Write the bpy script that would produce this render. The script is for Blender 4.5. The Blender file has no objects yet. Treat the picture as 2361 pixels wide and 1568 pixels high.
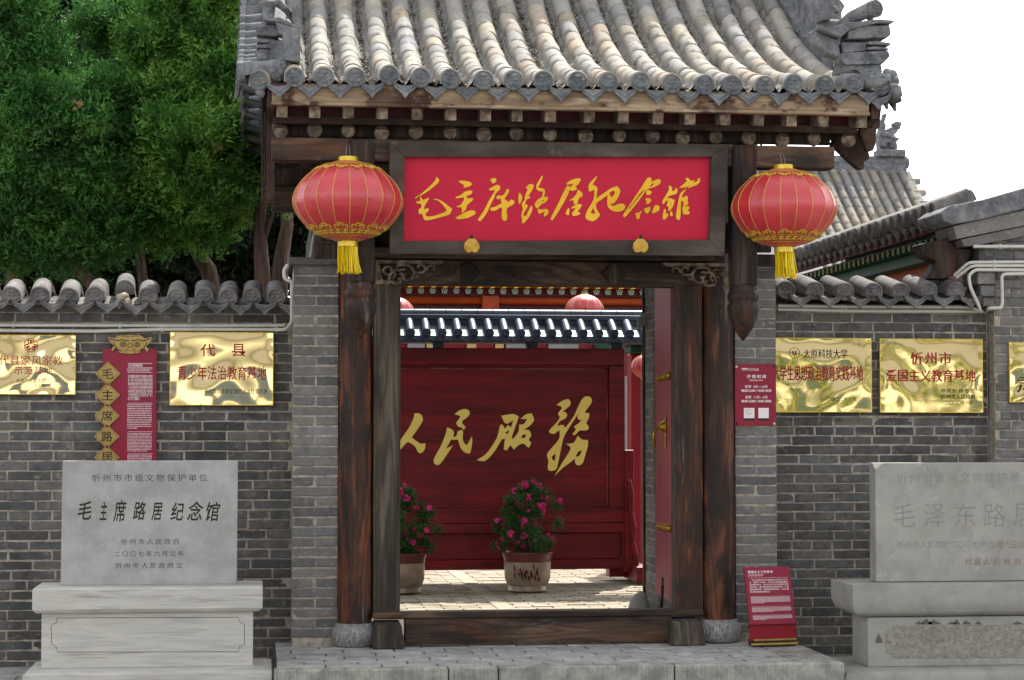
import bpy, bmesh, math, random
import numpy as np
from mathutils import Vector, Matrix, noise
random.seed(7); rng = np.random.default_rng(7)
R = math.radians
scene = bpy.context.scene
# ---------------------------------------------------------------- camera, light, exposure
W0, H0, FP = 2361.0, 1568.0, 4800.0          # photo units used for measuring, focal length in them
EYE = 1.634
YAW, PITCH = math.atan(580.5/4800*0.999), math.atan(208/4800)
cd = bpy.data.cameras.new('camera'); cam = bpy.data.objects.new('camera', cd)
scene.collection.objects.link(cam); scene.camera = cam
cd.sensor_width = 36; cd.lens = FP/W0*36; cd.clip_start = .1; cd.clip_end = 2000
CR = Matrix.Rotation(-YAW, 3, 'Z') @ Matrix.Rotation(math.pi/2+PITCH, 3, 'X')
cam.matrix_world = Matrix.Translation((0, 0, EYE)) @ CR.to_4x4()
SUN_EL, SUN_AZ = R(50), R(20)                # azimuth from +Y (behind the gate) towards +X
world = bpy.data.worlds.new('World'); scene.world = world; world.use_nodes = True
wn = world.node_tree; bg = wn.nodes['Background']
sky = wn.nodes.new('ShaderNodeTexSky'); sky.sky_type = 'NISHITA'; sky.sun_disc = False
sky.sun_elevation = SUN_EL; sky.sun_rotation = SUN_AZ; sky.air_density = 1.0; sky.dust_density = 1.5; sky.ozone_density = 1.0
hz = wn.nodes.new('ShaderNodeHueSaturation'); hz.inputs['Saturation'].default_value = .18
wn.links.new(sky.outputs[0], hz.inputs['Color']); wn.links.new(hz.outputs[0], bg.inputs[0]); bg.inputs[1].default_value = 0.15
sl = bpy.data.lights.new('sun', 'SUN'); sl.energy = 3.0; sl.angle = R(.53); sl.color = (1, .94, .84)
so = bpy.data.objects.new('sun', sl); scene.collection.objects.link(so)
sd = Vector((math.sin(SUN_AZ)*math.cos(SUN_EL), math.cos(SUN_AZ)*math.cos(SUN_EL), math.sin(SUN_EL)))
so.rotation_euler = sd.to_track_quat('Z', 'Y').to_euler()
vs = scene.view_settings; vs.view_transform = 'Standard'; vs.look = 'None'; vs.exposure = 1.62; vs.gamma = 1
vs.use_curve_mapping = False
cy = scene.cycles if hasattr(scene, 'cycles') else None
if cy:
    cy.max_bounces = 8; cy.diffuse_bounces = 4; cy.glossy_bounces = 4; cy.use_denoising = True

def ray(px, py):
    return (CR @ Vector(((px-W0/2)/FP, -(py-H0/2)/FP, -1)))
def P(px, py, Y):
    d = ray(px, py); t = Y/d.y
    return Vector((d.x*t, Y, EYE+d.z*t))
def PX(px, Y, py=992): return P(px, py, Y).x
def PZ(py, Y, px=1180): return P(px, py, Y).z
# ---------------------------------------------------------------- helpers
C = scene.collection; WM = {}
def put(o, parent=None, m=None):
    C.objects.link(o); m = m or Matrix.Identity(4)
    if parent is not None:
        o.parent = parent; o.matrix_parent_inverse = WM[parent.name].inverted()
    o.matrix_basis = m; WM[o.name] = m.copy(); return o
def thing(name, label, cat, loc=(0, 0, 0), group=None):
    o = bpy.data.objects.new(name, None); o.empty_display_size = .1
    put(o, None, Matrix.Translation(loc)); o['label'] = label; o['category'] = cat
    if group: o['group'] = group
    return o
def tag(o, label, cat, group=None):
    o['label'] = label; o['category'] = cat
    if group: o['group'] = group
    return o
def struct(o): o['kind'] = 'structure'; return o
class MB:
    def __init__(s): s.v = []; s.f = []
    def add(s, vs_, fs):
        k = len(s.v); s.v += [tuple(p) for p in vs_]; s.f += [tuple(i+k for i in f) for f in fs]; return s
    def box(s, x0, x1, y0, y1, z0, z1, M=None):
        p = [Vector(q) for q in ((x0,y0,z0),(x1,y0,z0),(x1,y1,z0),(x0,y1,z0),(x0,y0,z1),(x1,y0,z1),(x1,y1,z1),(x0,y1,z1))]
        if M: p = [M @ q for q in p]
        return s.add(p, [(3,2,1,0),(4,5,6,7),(0,1,5,4),(1,2,6,5),(2,3,7,6),(3,0,4,7)])
    def tube(s, pts, r, n=8, cap=True, flat=1.0):
        pts = [Vector(p) for p in pts]; m = len(pts)
        rr = r if isinstance(r, (list, tuple)) else [r]*m
        vs_, fs = [], []; up = None
        for i, p in enumerate(pts):
            t = (pts[min(i+1, m-1)]-pts[max(i-1, 0)]).normalized()
            if up is None: up = Vector((0,0,1)) if abs(t.z) < .9 else Vector((0,1,0))
            a = t.cross(up).normalized(); b = a.cross(t).normalized(); up = b
            for k in range(n):
                c = 2*math.pi*k/n; vs_.append(p+(a*math.cos(c)*flat+b*math.sin(c))*rr[i])
        for i in range(m-1):
            for k in range(n):
                k2 = (k+1) % n; fs.append((i*n+k, i*n+k2, (i+1)*n+k2, (i+1)*n+k))
        if cap: fs += [tuple(range(n-1, -1, -1)), tuple((m-1)*n+k for k in range(n))]
        return s.add(vs_, fs)
    def lathe(s, prof, c, n=24, M=None, cap=True):
        c = Vector(c); vs_, fs = [], []
        for r, z in prof:
            for k in range(n):
                a = 2*math.pi*k/n; q = Vector((r*math.cos(a), r*math.sin(a), z))
                if M: q = M @ q
                vs_.append(c+q)
        m = len(prof)
        for i in range(m-1):
            for k in range(n):
                k2 = (k+1) % n; fs.append((i*n+k, i*n+k2, (i+1)*n+k2, (i+1)*n+k))
        if cap: fs += [tuple(range(n-1, -1, -1)), tuple((m-1)*n+k for k in range(n))]
        return s.add(vs_, fs)
    def prism(s, poly, F, w0, w1):
        n = len(poly)
        a = sum(poly[i][0]*poly[(i+1) % n][1]-poly[(i+1) % n][0]*poly[i][1] for i in range(n))
        if a < 0: poly = poly[::-1]
        vs_ = [F @ Vector((u, v, w0)) for u, v in poly]+[F @ Vector((u, v, w1)) for u, v in poly]
        fs = [tuple(range(n-1, -1, -1)), tuple(range(n, 2*n))]+[(i, (i+1) % n, n+(i+1) % n, n+i) for i in range(n)]
        return s.add(vs_, fs)
    def blob(s, c, rad, M=None, sub=2, amp=.15, fr=3.0):
        bm = bmesh.new(); bmesh.ops.create_icosphere(bm, subdivisions=sub, radius=1)
        c = Vector(c); vs_ = []
        for v in bm.verts:
            q = v.co*(1+amp*noise.noise(v.co*fr+c*7)); q = Vector((q.x*rad[0], q.y*rad[1], q.z*rad[2]))
            if M: q = M @ q
            vs_.append(c+q)
        fs = [tuple(v.index for v in f.verts) for f in bm.faces]; bm.free()
        return s.add(vs_, fs)
    def mesh(s, name, mat, smooth=False, tri=False):
        me = bpy.data.meshes.new(name); me.from_pydata(s.v, [], s.f); me.materials.append(mat)
        bm = bmesh.new(); bm.from_mesh(me); bmesh.ops.recalc_face_normals(bm, faces=bm.faces); bm.to_mesh(me); bm.free()
        if smooth: me.shade_smooth()
        return me
    def build(s, name, mat, parent=None, smooth=False, bevel=0, auto=False):
        me = s.mesh(name, mat, smooth)
        o = bpy.data.objects.new(name, me); put(o, parent)
        if bevel:
            b = o.modifiers.new('edge', 'BEVEL'); b.width = bevel; b.segments = 2; b.limit_method = 'ANGLE'; b.angle_limit = R(40)
        if auto: me.set_sharp_from_angle(angle=R(35))
        return o
def inst(name, me, parent, m):
    o = bpy.data.objects.new(name, me); return put(o, parent, m)
def box(name, mat, parent, x0, x1, y0, y1, z0, z1, bevel=.004):
    return MB().box(x0, x1, y0, y1, z0, z1).build(name, mat, parent, bevel=bevel)
def frame(o, u=(1,0,0), v=(0,0,1)):
    u = Vector(u).normalized(); v = Vector(v).normalized(); w = u.cross(v)
    m = Matrix((u, v, w)).transposed().to_4x4(); m.translation = Vector(o); return m
def hit(px, py, F):
    o = F.translation; n = F.col[2].to_3d(); d = ray(px, py); c0 = Vector((0, 0, EYE))
    t = (o-c0).dot(n)/d.dot(n); q = F.inverted() @ (c0+d*t); return q.x, q.y
# ---------------------------------------------------------------- materials
def lin(c):
    if isinstance(c, str):
        c = [int(c[i:i+2], 16)/255 for i in (0, 2, 4)]
    return tuple(x/12.92 if x <= .04045 else ((x+.055)/1.055)**2.4 for x in c)+(1,)
def mat(name, cols, scale=6, stretch=(1,1,1), detail=6, rough=.8, bump=.3, bscale=60, bdist=.004, var=0, metal=0,
        spots=None, sheen=0, wave=None, ramp=None, objramp=None, spec=.28, coat=0, distort=0, bstretch=None, streak=None):
    m = bpy.data.materials.new(name); m.use_nodes = True; t = m.node_tree; N = t.nodes; L = t.links
    b = N['Principled BSDF']; g = N.new('ShaderNodeNewGeometry')
    def mp(st):
        q = N.new('ShaderNodeMapping'); q.inputs['Scale'].default_value = st; L.new(g.outputs['Position'], q.inputs['Vector']); return q.outputs[0]
    nz = N.new('ShaderNodeTexNoise'); nz.inputs['Scale'].default_value = scale; nz.inputs['Detail'].default_value = detail
    nz.inputs['Roughness'].default_value = .62; nz.inputs['Distortion'].default_value = distort
    L.new(mp(stretch), nz.inputs['Vector'])
    cr = N.new('ShaderNodeValToRGB'); L.new(nz.outputs[0], cr.inputs[0]); e = cr.color_ramp.elements
    n = len(cols)
    pos = ramp or [.32+.36*i/max(1, n-1) for i in range(n)]
    e[0].position = pos[0]; e[0].color = lin(cols[0]); e[1].position = pos[-1] if n > 1 else 1; e[1].color = lin(cols[-1])
    for i in range(1, n-1):
        q = e.new(pos[i]); q.color = lin(cols[i])
    col = cr.outputs[0]
    def mix(fac, a, b_, mode='MIX'):
        x = N.new('ShaderNodeMix'); x.data_type = 'RGBA'; x.blend_type = mode
        if isinstance(fac, float): x.inputs[0].default_value = fac
        else: L.new(fac, x.inputs[0])
        if isinstance(a, tuple): x.inputs[6].default_value = a
        else: L.new(a, x.inputs[6])
        if isinstance(b_, tuple): x.inputs[7].default_value = b_
        else: L.new(b_, x.inputs[7])
        return x.outputs[2]
    if objramp:      # list of colours picked per object, blended over
        oi = N.new('ShaderNodeObjectInfo'); r2 = N.new('ShaderNodeValToRGB'); L.new(oi.outputs['Random'], r2.inputs[0])
        cs, f = objramp; r2.color_ramp.interpolation = 'LINEAR'; ee = r2.color_ramp.elements
        ee[0].position = 0; ee[0].color = lin(cs[0]); ee[1].position = 1; ee[1].color = lin(cs[-1])
        for i in range(1, len(cs)-1): q = ee.new(i/(len(cs)-1)); q.color = lin(cs[i])
        col = mix(float(f), col, r2.outputs[0])
    if var:
        oi = N.new('ShaderNodeObjectInfo'); mr = N.new('ShaderNodeMapRange'); mr.inputs[3].default_value = 1-var; mr.inputs[4].default_value = 1+var
        wn_ = N.new('ShaderNodeTexWhiteNoise'); wn_.noise_dimensions = '1D'; L.new(oi.outputs['Random'], wn_.inputs['W'])
        L.new(wn_.outputs['Value'], mr.inputs[0]); hs = N.new('ShaderNodeHueSaturation'); L.new(mr.outputs[0], hs.inputs['Value']); L.new(col, hs.inputs['Color']); col = hs.outputs[0]
    for sp in (spots or []):   # (colour, scale, lo, hi, strength[, stretch])
        n2 = N.new('ShaderNodeTexNoise'); n2.inputs['Scale'].default_value = sp[1]; n2.inputs['Detail'].default_value = 5
        n2.inputs['Roughness'].default_value = .65
        L.new(mp(sp[5] if len(sp) > 5 else (1,1,1)), n2.inputs['Vector'])
        mr = N.new('ShaderNodeMapRange'); mr.inputs[1].default_value = sp[2]; mr.inputs[2].default_value = sp[3]; mr.inputs[4].default_value = sp[4]
        L.new(n2.outputs[0], mr.inputs[0]); col = mix(mr.outputs[0], col, lin(sp[0]))
    grain = None
    if wave:      # contour lines of stretched noise read as cathedral grain
        n4 = N.new('ShaderNodeTexNoise'); n4.inputs['Scale'].default_value = wave[0]; n4.inputs['Detail'].default_value = 1.5
        L.new(mp(wave[1]), n4.inputs['Vector'])
        q1 = N.new('ShaderNodeMath'); q1.operation = 'MULTIPLY'; q1.inputs[1].default_value = wave[2]; L.new(n4.outputs[0], q1.inputs[0])
        q2 = N.new('ShaderNodeMath'); q2.operation = 'SINE'; L.new(q1.outputs[0], q2.inputs[0])
        q3 = N.new('ShaderNodeMapRange'); q3.inputs[1].default_value = 0; q3.inputs[2].default_value = 1; q3.inputs[4].default_value = wave[4]; L.new(q2.outputs[0], q3.inputs[0])
        col = mix(q3.outputs[0], col, lin(wave[3]))
    L.new(col, b.inputs['Base Color'])
    b.inputs['Roughness'].default_value = rough; b.inputs['Metallic'].default_value = metal
    b.inputs['Specular IOR Level'].default_value = spec; b.inputs['Coat Weight'].default_value = coat
    if sheen: b.inputs['Sheen Weight'].default_value = sheen
    if bump:
        n3 = N.new('ShaderNodeTexNoise'); n3.inputs['Scale'].default_value = bscale; n3.inputs['Detail'].default_value = 6; n3.inputs['Roughness'].default_value = .6
        L.new(mp(bstretch or stretch), n3.inputs['Vector'])
        bp = N.new('ShaderNodeBump'); bp.inputs['Strength'].default_value = bump; bp.inputs['Distance'].default_value = bdist
        L.new(n3.outputs[0], bp.inputs['Height']); L.new(bp.outputs[0], b.inputs['Normal'])
    return m
M_ = {}
M_['brick'] = mat('grey_brick', ['444342', '5a5957', '6e6c68'], 14, var=.2, rough=.93, bump=.9, bscale=45, bdist=.006, objramp=(['38383a','5b5b5c','5f5a53','454547','6c675f','505052','4c4540'], .5),
    spots=[('948c80', 17, .58, .70, .6), ('262525', 7, .56, .66, .55), ('2b2926', 1.3, .52, .66, .45, (1,1,.6)), ('8a8175', 2.1, .60, .70, .35, (1.6,1,.5))])
M_['brick_light'] = mat('pale_grey_brick', ['545250', '6b6966', '7f7c77'], 14, var=.17, rough=.93, bump=.9, bscale=45, bdist=.006, objramp=(['4b4b4c','706e6b','75706a','585859','7c7870'], .6),
    spots=[('a89f92', 17, .58, .70, .6), ('333231', 7, .57, .68, .55), ('3c3935', 1.3, .54, .68, .4, (1,1,.6))])
M_['mortar'] = mat('lime_mortar', ['786f64', '978d80', 'ada394'], 22, rough=.95, bump=.6, bscale=80, spots=[('5c564d', 5, .56, .66, .7)])
M_['tile'] = mat('weathered_clay_tile', ['6c6b6d', '858078', '9a958b'], 11, var=.16, rough=.92, bump=.7, bscale=70,
    objramp=(['76777b','a39b8d','808186','a39a8a','8b8a8b','a3987f','74757a','918b7e','ad8f70'], .6), spots=[('b4b0a8', 25, .57, .7, .5), ('58595c', 7, .53, .68, .6), ('6c6257', 3.5, .58, .7, .5)])
M_['tile_dark'] = mat('dark_clay_tile', ['4f4e4f', '676463', '7b7773'], 12, var=.18, rough=.92, bump=.7, bscale=70, spots=[('8f8a82', 20, .58, .7, .5), ('38373a', 8, .56, .7, .5)])
M_['tile_mid'] = mat('old_grey_tile', ['615f5d', '7c7871', '948d81'], 11, var=.2, rough=.92, bump=.7, bscale=70, objramp=(['66666a','8f8576','6f7073','a09078','77736c'], .55), spots=[('4c4c4e', 5, .54, .7, .5)])
M_['disc'] = mat('tile_end_disc', ['515358', '66686b', '7c7b79'], 16, var=.15, rough=.9, bump=.8, bscale=90, spots=[('8e8c88', 30, .58, .7, .5)])
M_['bed'] = mat('roof_mortar_bed', ['6d6c6d', '8d8a84', 'a09c94'], 18, rough=.95, bump=1, bscale=60, bdist=.02, spots=[('4a443c', 10, .55, .68, .7), ('c4c2bd', 26, .58, .7, .6)])
M_['flake'] = mat('lichen_flakes', ['5d5852', '8e8a82', 'bab6ad'], 40, var=0, rough=.95, bump=.4)
M_['oldwood'] = mat('dark_old_timber', ['1d1614', '32261f', '483a30'], 7, (1,1,.14), distort=.6, rough=.75, bump=.8, bscale=40, ramp=[.38,.5,.62], wave=(5, (1,1,.12), 60, '120e0c', .6), spots=[('6a6156', 4.5, .56, .66, .6, (1.6,1,.3)), ('5e2d18', 4, .56, .66, .55, (1.4,1,.3))])
M_['colwood'] = mat('column_timber_worn_red', ['21150f', '432719', '643a24'], 7, (1,1,.12), distort=.8, rough=.6, bump=.8, bscale=50, ramp=[.38,.5,.62], wave=(5, (1,1,.10), 70, '1c120e', .55),
    spots=[('1f1815', 4.2, .48, .57, .88, (1.2,1,.5)), ('8a4a28', 8, .58, .68, .6, (1.5,1,.25)), ('7d776a', 6, .60, .70, .55, (1.6,1,.2))])
M_['jambwood'] = mat('weathered_grey_timber', ['2c2520', '40372e', '564d41'], 9, (1,1,.07), distort=.5, rough=.78, bump=.8, bscale=60, ramp=[.38,.5,.62], wave=(6, (1,1,.06), 70, '2b241e', .6),
    spots=[('6c6758', 5, .56, .68, .5, (2,1,.22)), ('221d1a', 4, .56, .66, .75, (1,1,.35)), ('7a3f22', 8, .61, .68, .55, (2,1,.25))])
M_['hwood'] = mat('horizontal_dark_timber', ['281e18', '423227', '5e4836'], 6, (.14,1,1), distort=.5, rough=.7, bump=.8, bscale=50, ramp=[.38,.5,.62], wave=(3.2, (.22,1,1.6), 75, '150f0c', .5), spots=[('6f655a', 4.5, .60, .70, .55, (.4,1,1.6)), ('6b3c1e', 4, .55, .68, .5, (.4,1,1)), ('181311', 3, .56, .66, .7, (.5,1,1))])
M_['boardframe'] = mat('sign_frame_timber', ['33291f', '443a32', '544a42'], 6, (.2,1,.6), rough=.6, bump=.5, bscale=40, ramp=[.4,.5,.6], wave=(4, (.15,1,.15), 40, '211b18', .5), spots=[('6a6259', 7, .60, .70, .5)])
M_['fascia'] = mat('bleached_eave_board', ['6a5846', '8d7860', 'a69378'], 4, (.35,1,1.6), distort=.8, rough=.85, bump=.5, bscale=50, bstretch=(.2,1,1), wave=(4, (.15,1,2), 50, '6d5844', .5),
    spots=[('38221b', 3.4, .48, .55, .95, (.8,1,1.2)), ('cdc0a8', 8, .6, .72, .6, (.4,1,2))])
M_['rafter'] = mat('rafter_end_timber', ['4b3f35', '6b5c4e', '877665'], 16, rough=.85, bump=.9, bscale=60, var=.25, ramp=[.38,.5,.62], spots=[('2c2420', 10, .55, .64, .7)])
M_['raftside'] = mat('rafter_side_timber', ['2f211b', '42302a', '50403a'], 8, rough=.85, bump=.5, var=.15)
M_['redpaint'] = mat('sign_red_paint', ['b01432', 'b81636', 'b41434'], 3, rough=.55, bump=.05, spec=.25, spots=[('a61030', 2, .5, .7, .5), ('bf3048', 14, .6, .75, .25)])
M_['goldpaint'] = mat('gold_lettering', ['cf9a1f', 'deaa2c', 'e6b53a'], 6, rough=.35, bump=.1, metal=.25)
M_['outline'] = mat('letter_edge_brown', ['6e2410', '7a2c12'], 6, rough=.6, bump=0)
M_['screenred'] = mat('lacquered_dark_red_wood', ['5a0d15', '721219', '85191e'], 5, (.2,1,2.2), distort=.6, rough=.45, bump=.15, bscale=40, ramp=[.36,.5,.64], wave=(3, (.2,1,2), 50, '4a0b12', .10), spots=[('3a0a10', 2.0, .5, .72, .35)])
M_['doorred'] = mat('door_red_paint', ['7c1526', '921b30', 'a5283d'], 7, (2,2,.25), rough=.4, bump=.25, bscale=40, spots=[('c07a84', 9, .66, .74, .6, (3,3,.2))])
M_['signred'] = mat('crimson_sign_panel', ['7c0c2a', '840e2e'], 2, rough=.38, bump=0)
M_['signred2'] = mat('crimson_sign_base', ['86091f', '8f0b23'], 2, rough=.38, bump=0)
M_['white'] = mat('white_print', ['d8cfd0', 'e0d8d8'], 3, rough=.5, bump=0)
M_['mattgold'] = mat('matt_gold_plate', ['8c7442', '9c8450'], 12, rough=.38, bump=.05, metal=.55)
M_['darkline'] = mat('dark_print', ['201812', '2a2018'], 3, rough=.6, bump=0)
M_['redprint'] = mat('red_print', ['8e1612', '9a1a16'], 3, rough=.5, bump=0)
M_['marble'] = mat('veined_pale_marble', ['9f9c95', 'b0ada5', 'bcb8af'], 6, (.4,.6,5), distort=.8, rough=.6, bump=.15, bscale=60, spots=[('7d776f', 6, .59, .66, .6, (.25,.5,8)), ('a3977f', 3, .6, .75, .4)])
M_['slab'] = mat('grey_carved_slab', ['8d8c89', '969592', '9f9e9b'], 6, rough=.6, bump=.2, bscale=90, ramp=[.38,.5,.62], spots=[('acaba8', 14, .57, .75, .45), ('82817f', 2.4, .52, .70, .5)])
M_['slab2'] = mat('buff_grey_slab', ['84827b', '918f88', '9a9890'], 6, rough=.75, bump=.3, bscale=90, spots=[('b0aea7', 18, .6, .7, .5), ('6d6a62', 3, .56, .7, .5), ('8d7a5c', 2.2, .63, .72, .35)])
M_['rough2'] = mat('pecked_rough_stone', ['7d7a70', '8f8c82', 'a09c90'], 30, rough=.95, bump=1, bscale=110, bdist=.012, spots=[('65625a', 5, .52, .68, .4), ('aaa698', 60, .54, .66, .5), ('5a574e', 70, .54, .66, .5)])
M_['engrave'] = mat('engraved_shadow_paint', ['3b3c3e', '47484a'], 20, rough=.8, bump=0)
M_['engrave2'] = mat('worn_engraving', ['7b7972', '85827b'], 20, rough=.9, bump=0)
M_['engrave3'] = mat('faded_red_engraving', ['7d625c', '8a6a63'], 20, rough=.9, bump=0)
M_['kerb'] = mat('chiselled_kerb_stone', ['8a8780', '9f9c94', 'b0ada0'], 9, rough=.9, bump=1.0, bscale=40, bdist=.014, bstretch=(4.5,.4,.06), ramp=[.4,.5,.6], spots=[('4f4e49', 42, .50, .64, .4, (3.2,.4,.05)), ('b5b3a8', 10, .6, .72, .5), ('8a775a', 3, .63, .72, .4), ('54534f', 4, .58, .7, .4)])
M_['paver'] = mat('grey_paving_slab', ['8b8884', '9b9894', 'a8a5a0'], 9, var=.10, rough=.88, bump=.7, bscale=50, ramp=[.4,.5,.6], spots=[('a09e96', 18, .58, .70, .5), ('5c5a57', 4.5, .56, .70, .4)])
M_['ground'] = mat('street_paving', ['5d5d5c', '706f6c', '7c7b77'], 3, rough=.9, bump=.5)
M_['court'] = mat('courtyard_paving', ['7d7464', '8f8675', '9f9584'], 5, var=.14, rough=.9, bump=.6, bscale=40, spots=[('645c4f', 6, .58, .7, .5)])
M_['joint'] = mat('paving_joint', ['3d3a35', '4f4b44'], 20, rough=.95, bump=.6)
M_['drum'] = mat('pecked_granite', ['686866', '8b8b88', 'aeada8'], 60, (1.6,1.6,.35), rough=.8, bump=1, bscale=60, bdist=.008, spots=[('444441', 70, .52, .62, .7, (1.5,1.5,.25))])
M_['pipe'] = mat('white_conduit', ['b4b0a6', 'c2beb5'], 8, rough=.45, bump=.05, spots=[('85796a', 9, .58, .72, .5)])
M_['pipegrey'] = mat('grey_conduit', ['8a8b8e', '97989a'], 8, rough=.45, bump=.05)
M_['lantern'] = mat('red_lantern_satin', ['a40e1a', 'b21422', 'bc2632'], 4, rough=.36, bump=.5, bscale=11, bdist=.014, spec=.9, sheen=.08)
M_['brass'] = mat('gold_foil', ['b8922c', 'd0b040', 'e2ca5e'], 30, rough=.36, bump=.5, bscale=60, metal=.55)
M_['oldbrass'] = mat('tarnished_brass', ['6e4c14', '94701e', 'b48e30'], 40, rough=.38, bump=.5, bscale=80, metal=.7)
M_['fringe'] = mat('yellow_fringe', ['c8a808', 'dfc012', 'ecd534'], 30, (1,1,.1), rough=.5, bump=0)
M_['goldline'] = mat('gold_trim', ['c29a3c', 'd2ac4c'], 20, rough=.4, metal=.4, bump=0)
M_['bark'] = mat('cypress_bark', ['47372d', '665347', '82705f'], 9, (2.2,2.2,.22), rough=.95, bump=1, bscale=24, bdist=.03, spots=[('7b6c60', 9, .58, .7, .5, (3,3,.3))])
M_['steel'] = mat('blue_grey_glazed_tile', ['2e3643', '3a4454', '475264'], 5, rough=.42, bump=.05)
M_['iron'] = mat('dark_iron', ['2a2522', '3b322c'], 20, rough=.6, bump=.2, metal=.5)
M_['pot'] = mat('glazed_pot_brown', ['7d6c5c', '9a8570', 'ab9780'], 5, (1,1,1), rough=.35, bump=.1, coat=.3)
M_['potrim'] = mat('glazed_pot_rim', ['5b2b28', '6f3733'], 6, rough=.3, bump=.1, coat=.3)
M_['soil'] = mat('soil', ['2a2019', '3a2d23'], 30, rough=1, bump=1)
M_['pink'] = mat('pink_petals', ['c01a6a', 'd82c84', 'e65a9c'], 30, rough=.6, bump=0)
M_['orange'] = mat('orange_painted_timber', ['9c3c10', 'b04a14'], 6, rough=.45, bump=.05)
M_['maroon'] = mat('maroon_painted_board', ['471820', '562029'], 5, rough=.5, bump=.1)
M_['hallred'] = mat('hall_red_paint', ['7a1420', '8c1c28'], 6, (2,2,.3), rough=.45, bump=.1, spots=[('c9a8a8', 12, .68, .75, .6)])
M_['cream'] = mat('cream_panel', ['c4a26a', 'd4b47c'], 4, rough=.6, bump=0)
M_['green'] = mat('green_painted_timber', ['0f3a2c', '16503c'], 6, rough=.55, bump=.1)
M_['mint'] = mat('pale_mint_paint', ['a8cdb6', 'b9dac6'], 6, rough=.5, bump=0)
M_['plaster'] = mat('grey_wall_plaster', ['8b8c8e', '9d9ea0'], 5, rough=.9, bump=.3)
M_['leafline'] = mat('buff_dash_paint', ['b8a678', 'c6b587'], 6, rough=.5, bump=0)
M_['ridge'] = mat('grey_ridge_mortar', ['56585d', '6f7073', '8b8a87'], 9, rough=.93, bump=1, bscale=30, bdist=.03, spots=[('9c9a94', 16, .58, .7, .6), ('3e3f44', 7, .56, .68, .6)])
M_['yellow'] = mat('yellow_petals', ['d8b010', 'ecc81c'], 10, rough=.6, bump=0)
M_['whitewash'] = mat('whitewashed_plaster', ['c4beb0', 'd2ccbe'], 2, rough=.9, bump=.2)
def brassplate():
    m = bpy.data.materials.new('polished_brass_plate'); m.use_nodes = True; t = m.node_tree; b = t.nodes['Principled BSDF']
    b.inputs['Base Color'].default_value = (.94, .80, .44, 1); b.inputs['Metallic'].default_value = 1; b.inputs['Roughness'].default_value = .04
    g = t.nodes.new('ShaderNodeNewGeometry'); n = t.nodes.new('ShaderNodeTexNoise'); n.inputs['Scale'].default_value = 1.9; n.inputs['Detail'].default_value = .6; n.inputs['Distortion'].default_value = 1.0
    bp = t.nodes.new('ShaderNodeBump'); bp.inputs['Strength'].default_value = 1; bp.inputs['Distance'].default_value = .0017
    t.links.new(g.outputs['Position'], n.inputs['Vector']); t.links.new(n.outputs[0], bp.inputs['Height']); t.links.new(bp.outputs[0], b.inputs['Normal']); return m
M_['plate'] = brassplate()
def leafmat(name, c1, c2, c3, sc=2.5, tr=.35):
    m = mat(name, [c1, c2, c3], sc, rough=.6, bump=0, spec=.25, ramp=[.3, .5, .7]); t = m.node_tree; b = t.nodes['Principled BSDF']
    tl = t.nodes.new('ShaderNodeBsdfTranslucent'); mx = t.nodes.new('ShaderNodeMixShader'); mx.inputs[0].default_value = tr
    src = b.inputs['Base Color'].links[0].from_socket; t.links.new(src, tl.inputs[0])
    t.links.new(b.outputs[0], mx.inputs[1]); t.links.new(tl.outputs[0], mx.inputs[2]); t.links.new(mx.outputs[0], t.nodes['Material Output'].inputs[0]); return m
M_['needle'] = leafmat('cypress_foliage', '2a4c1e', '4c7a30', '86b04e', 3.6)
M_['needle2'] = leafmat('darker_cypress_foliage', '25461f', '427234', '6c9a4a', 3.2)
M_['needle3'] = leafmat('shade_tinted_cypress_foliage', '121d11', '1c2a18', '2a3a22', 3, .1)  # cypress green darkened to paint in the shade behind the front trees
M_['deadleaf'] = leafmat('dry_brown_sprays', '8a7048', 'a88c5c', 'bca070')
M_['leaf'] = leafmat('rose_leaves', '23451f', '355f2a', '4c7a3a', 14, .3)

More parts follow.
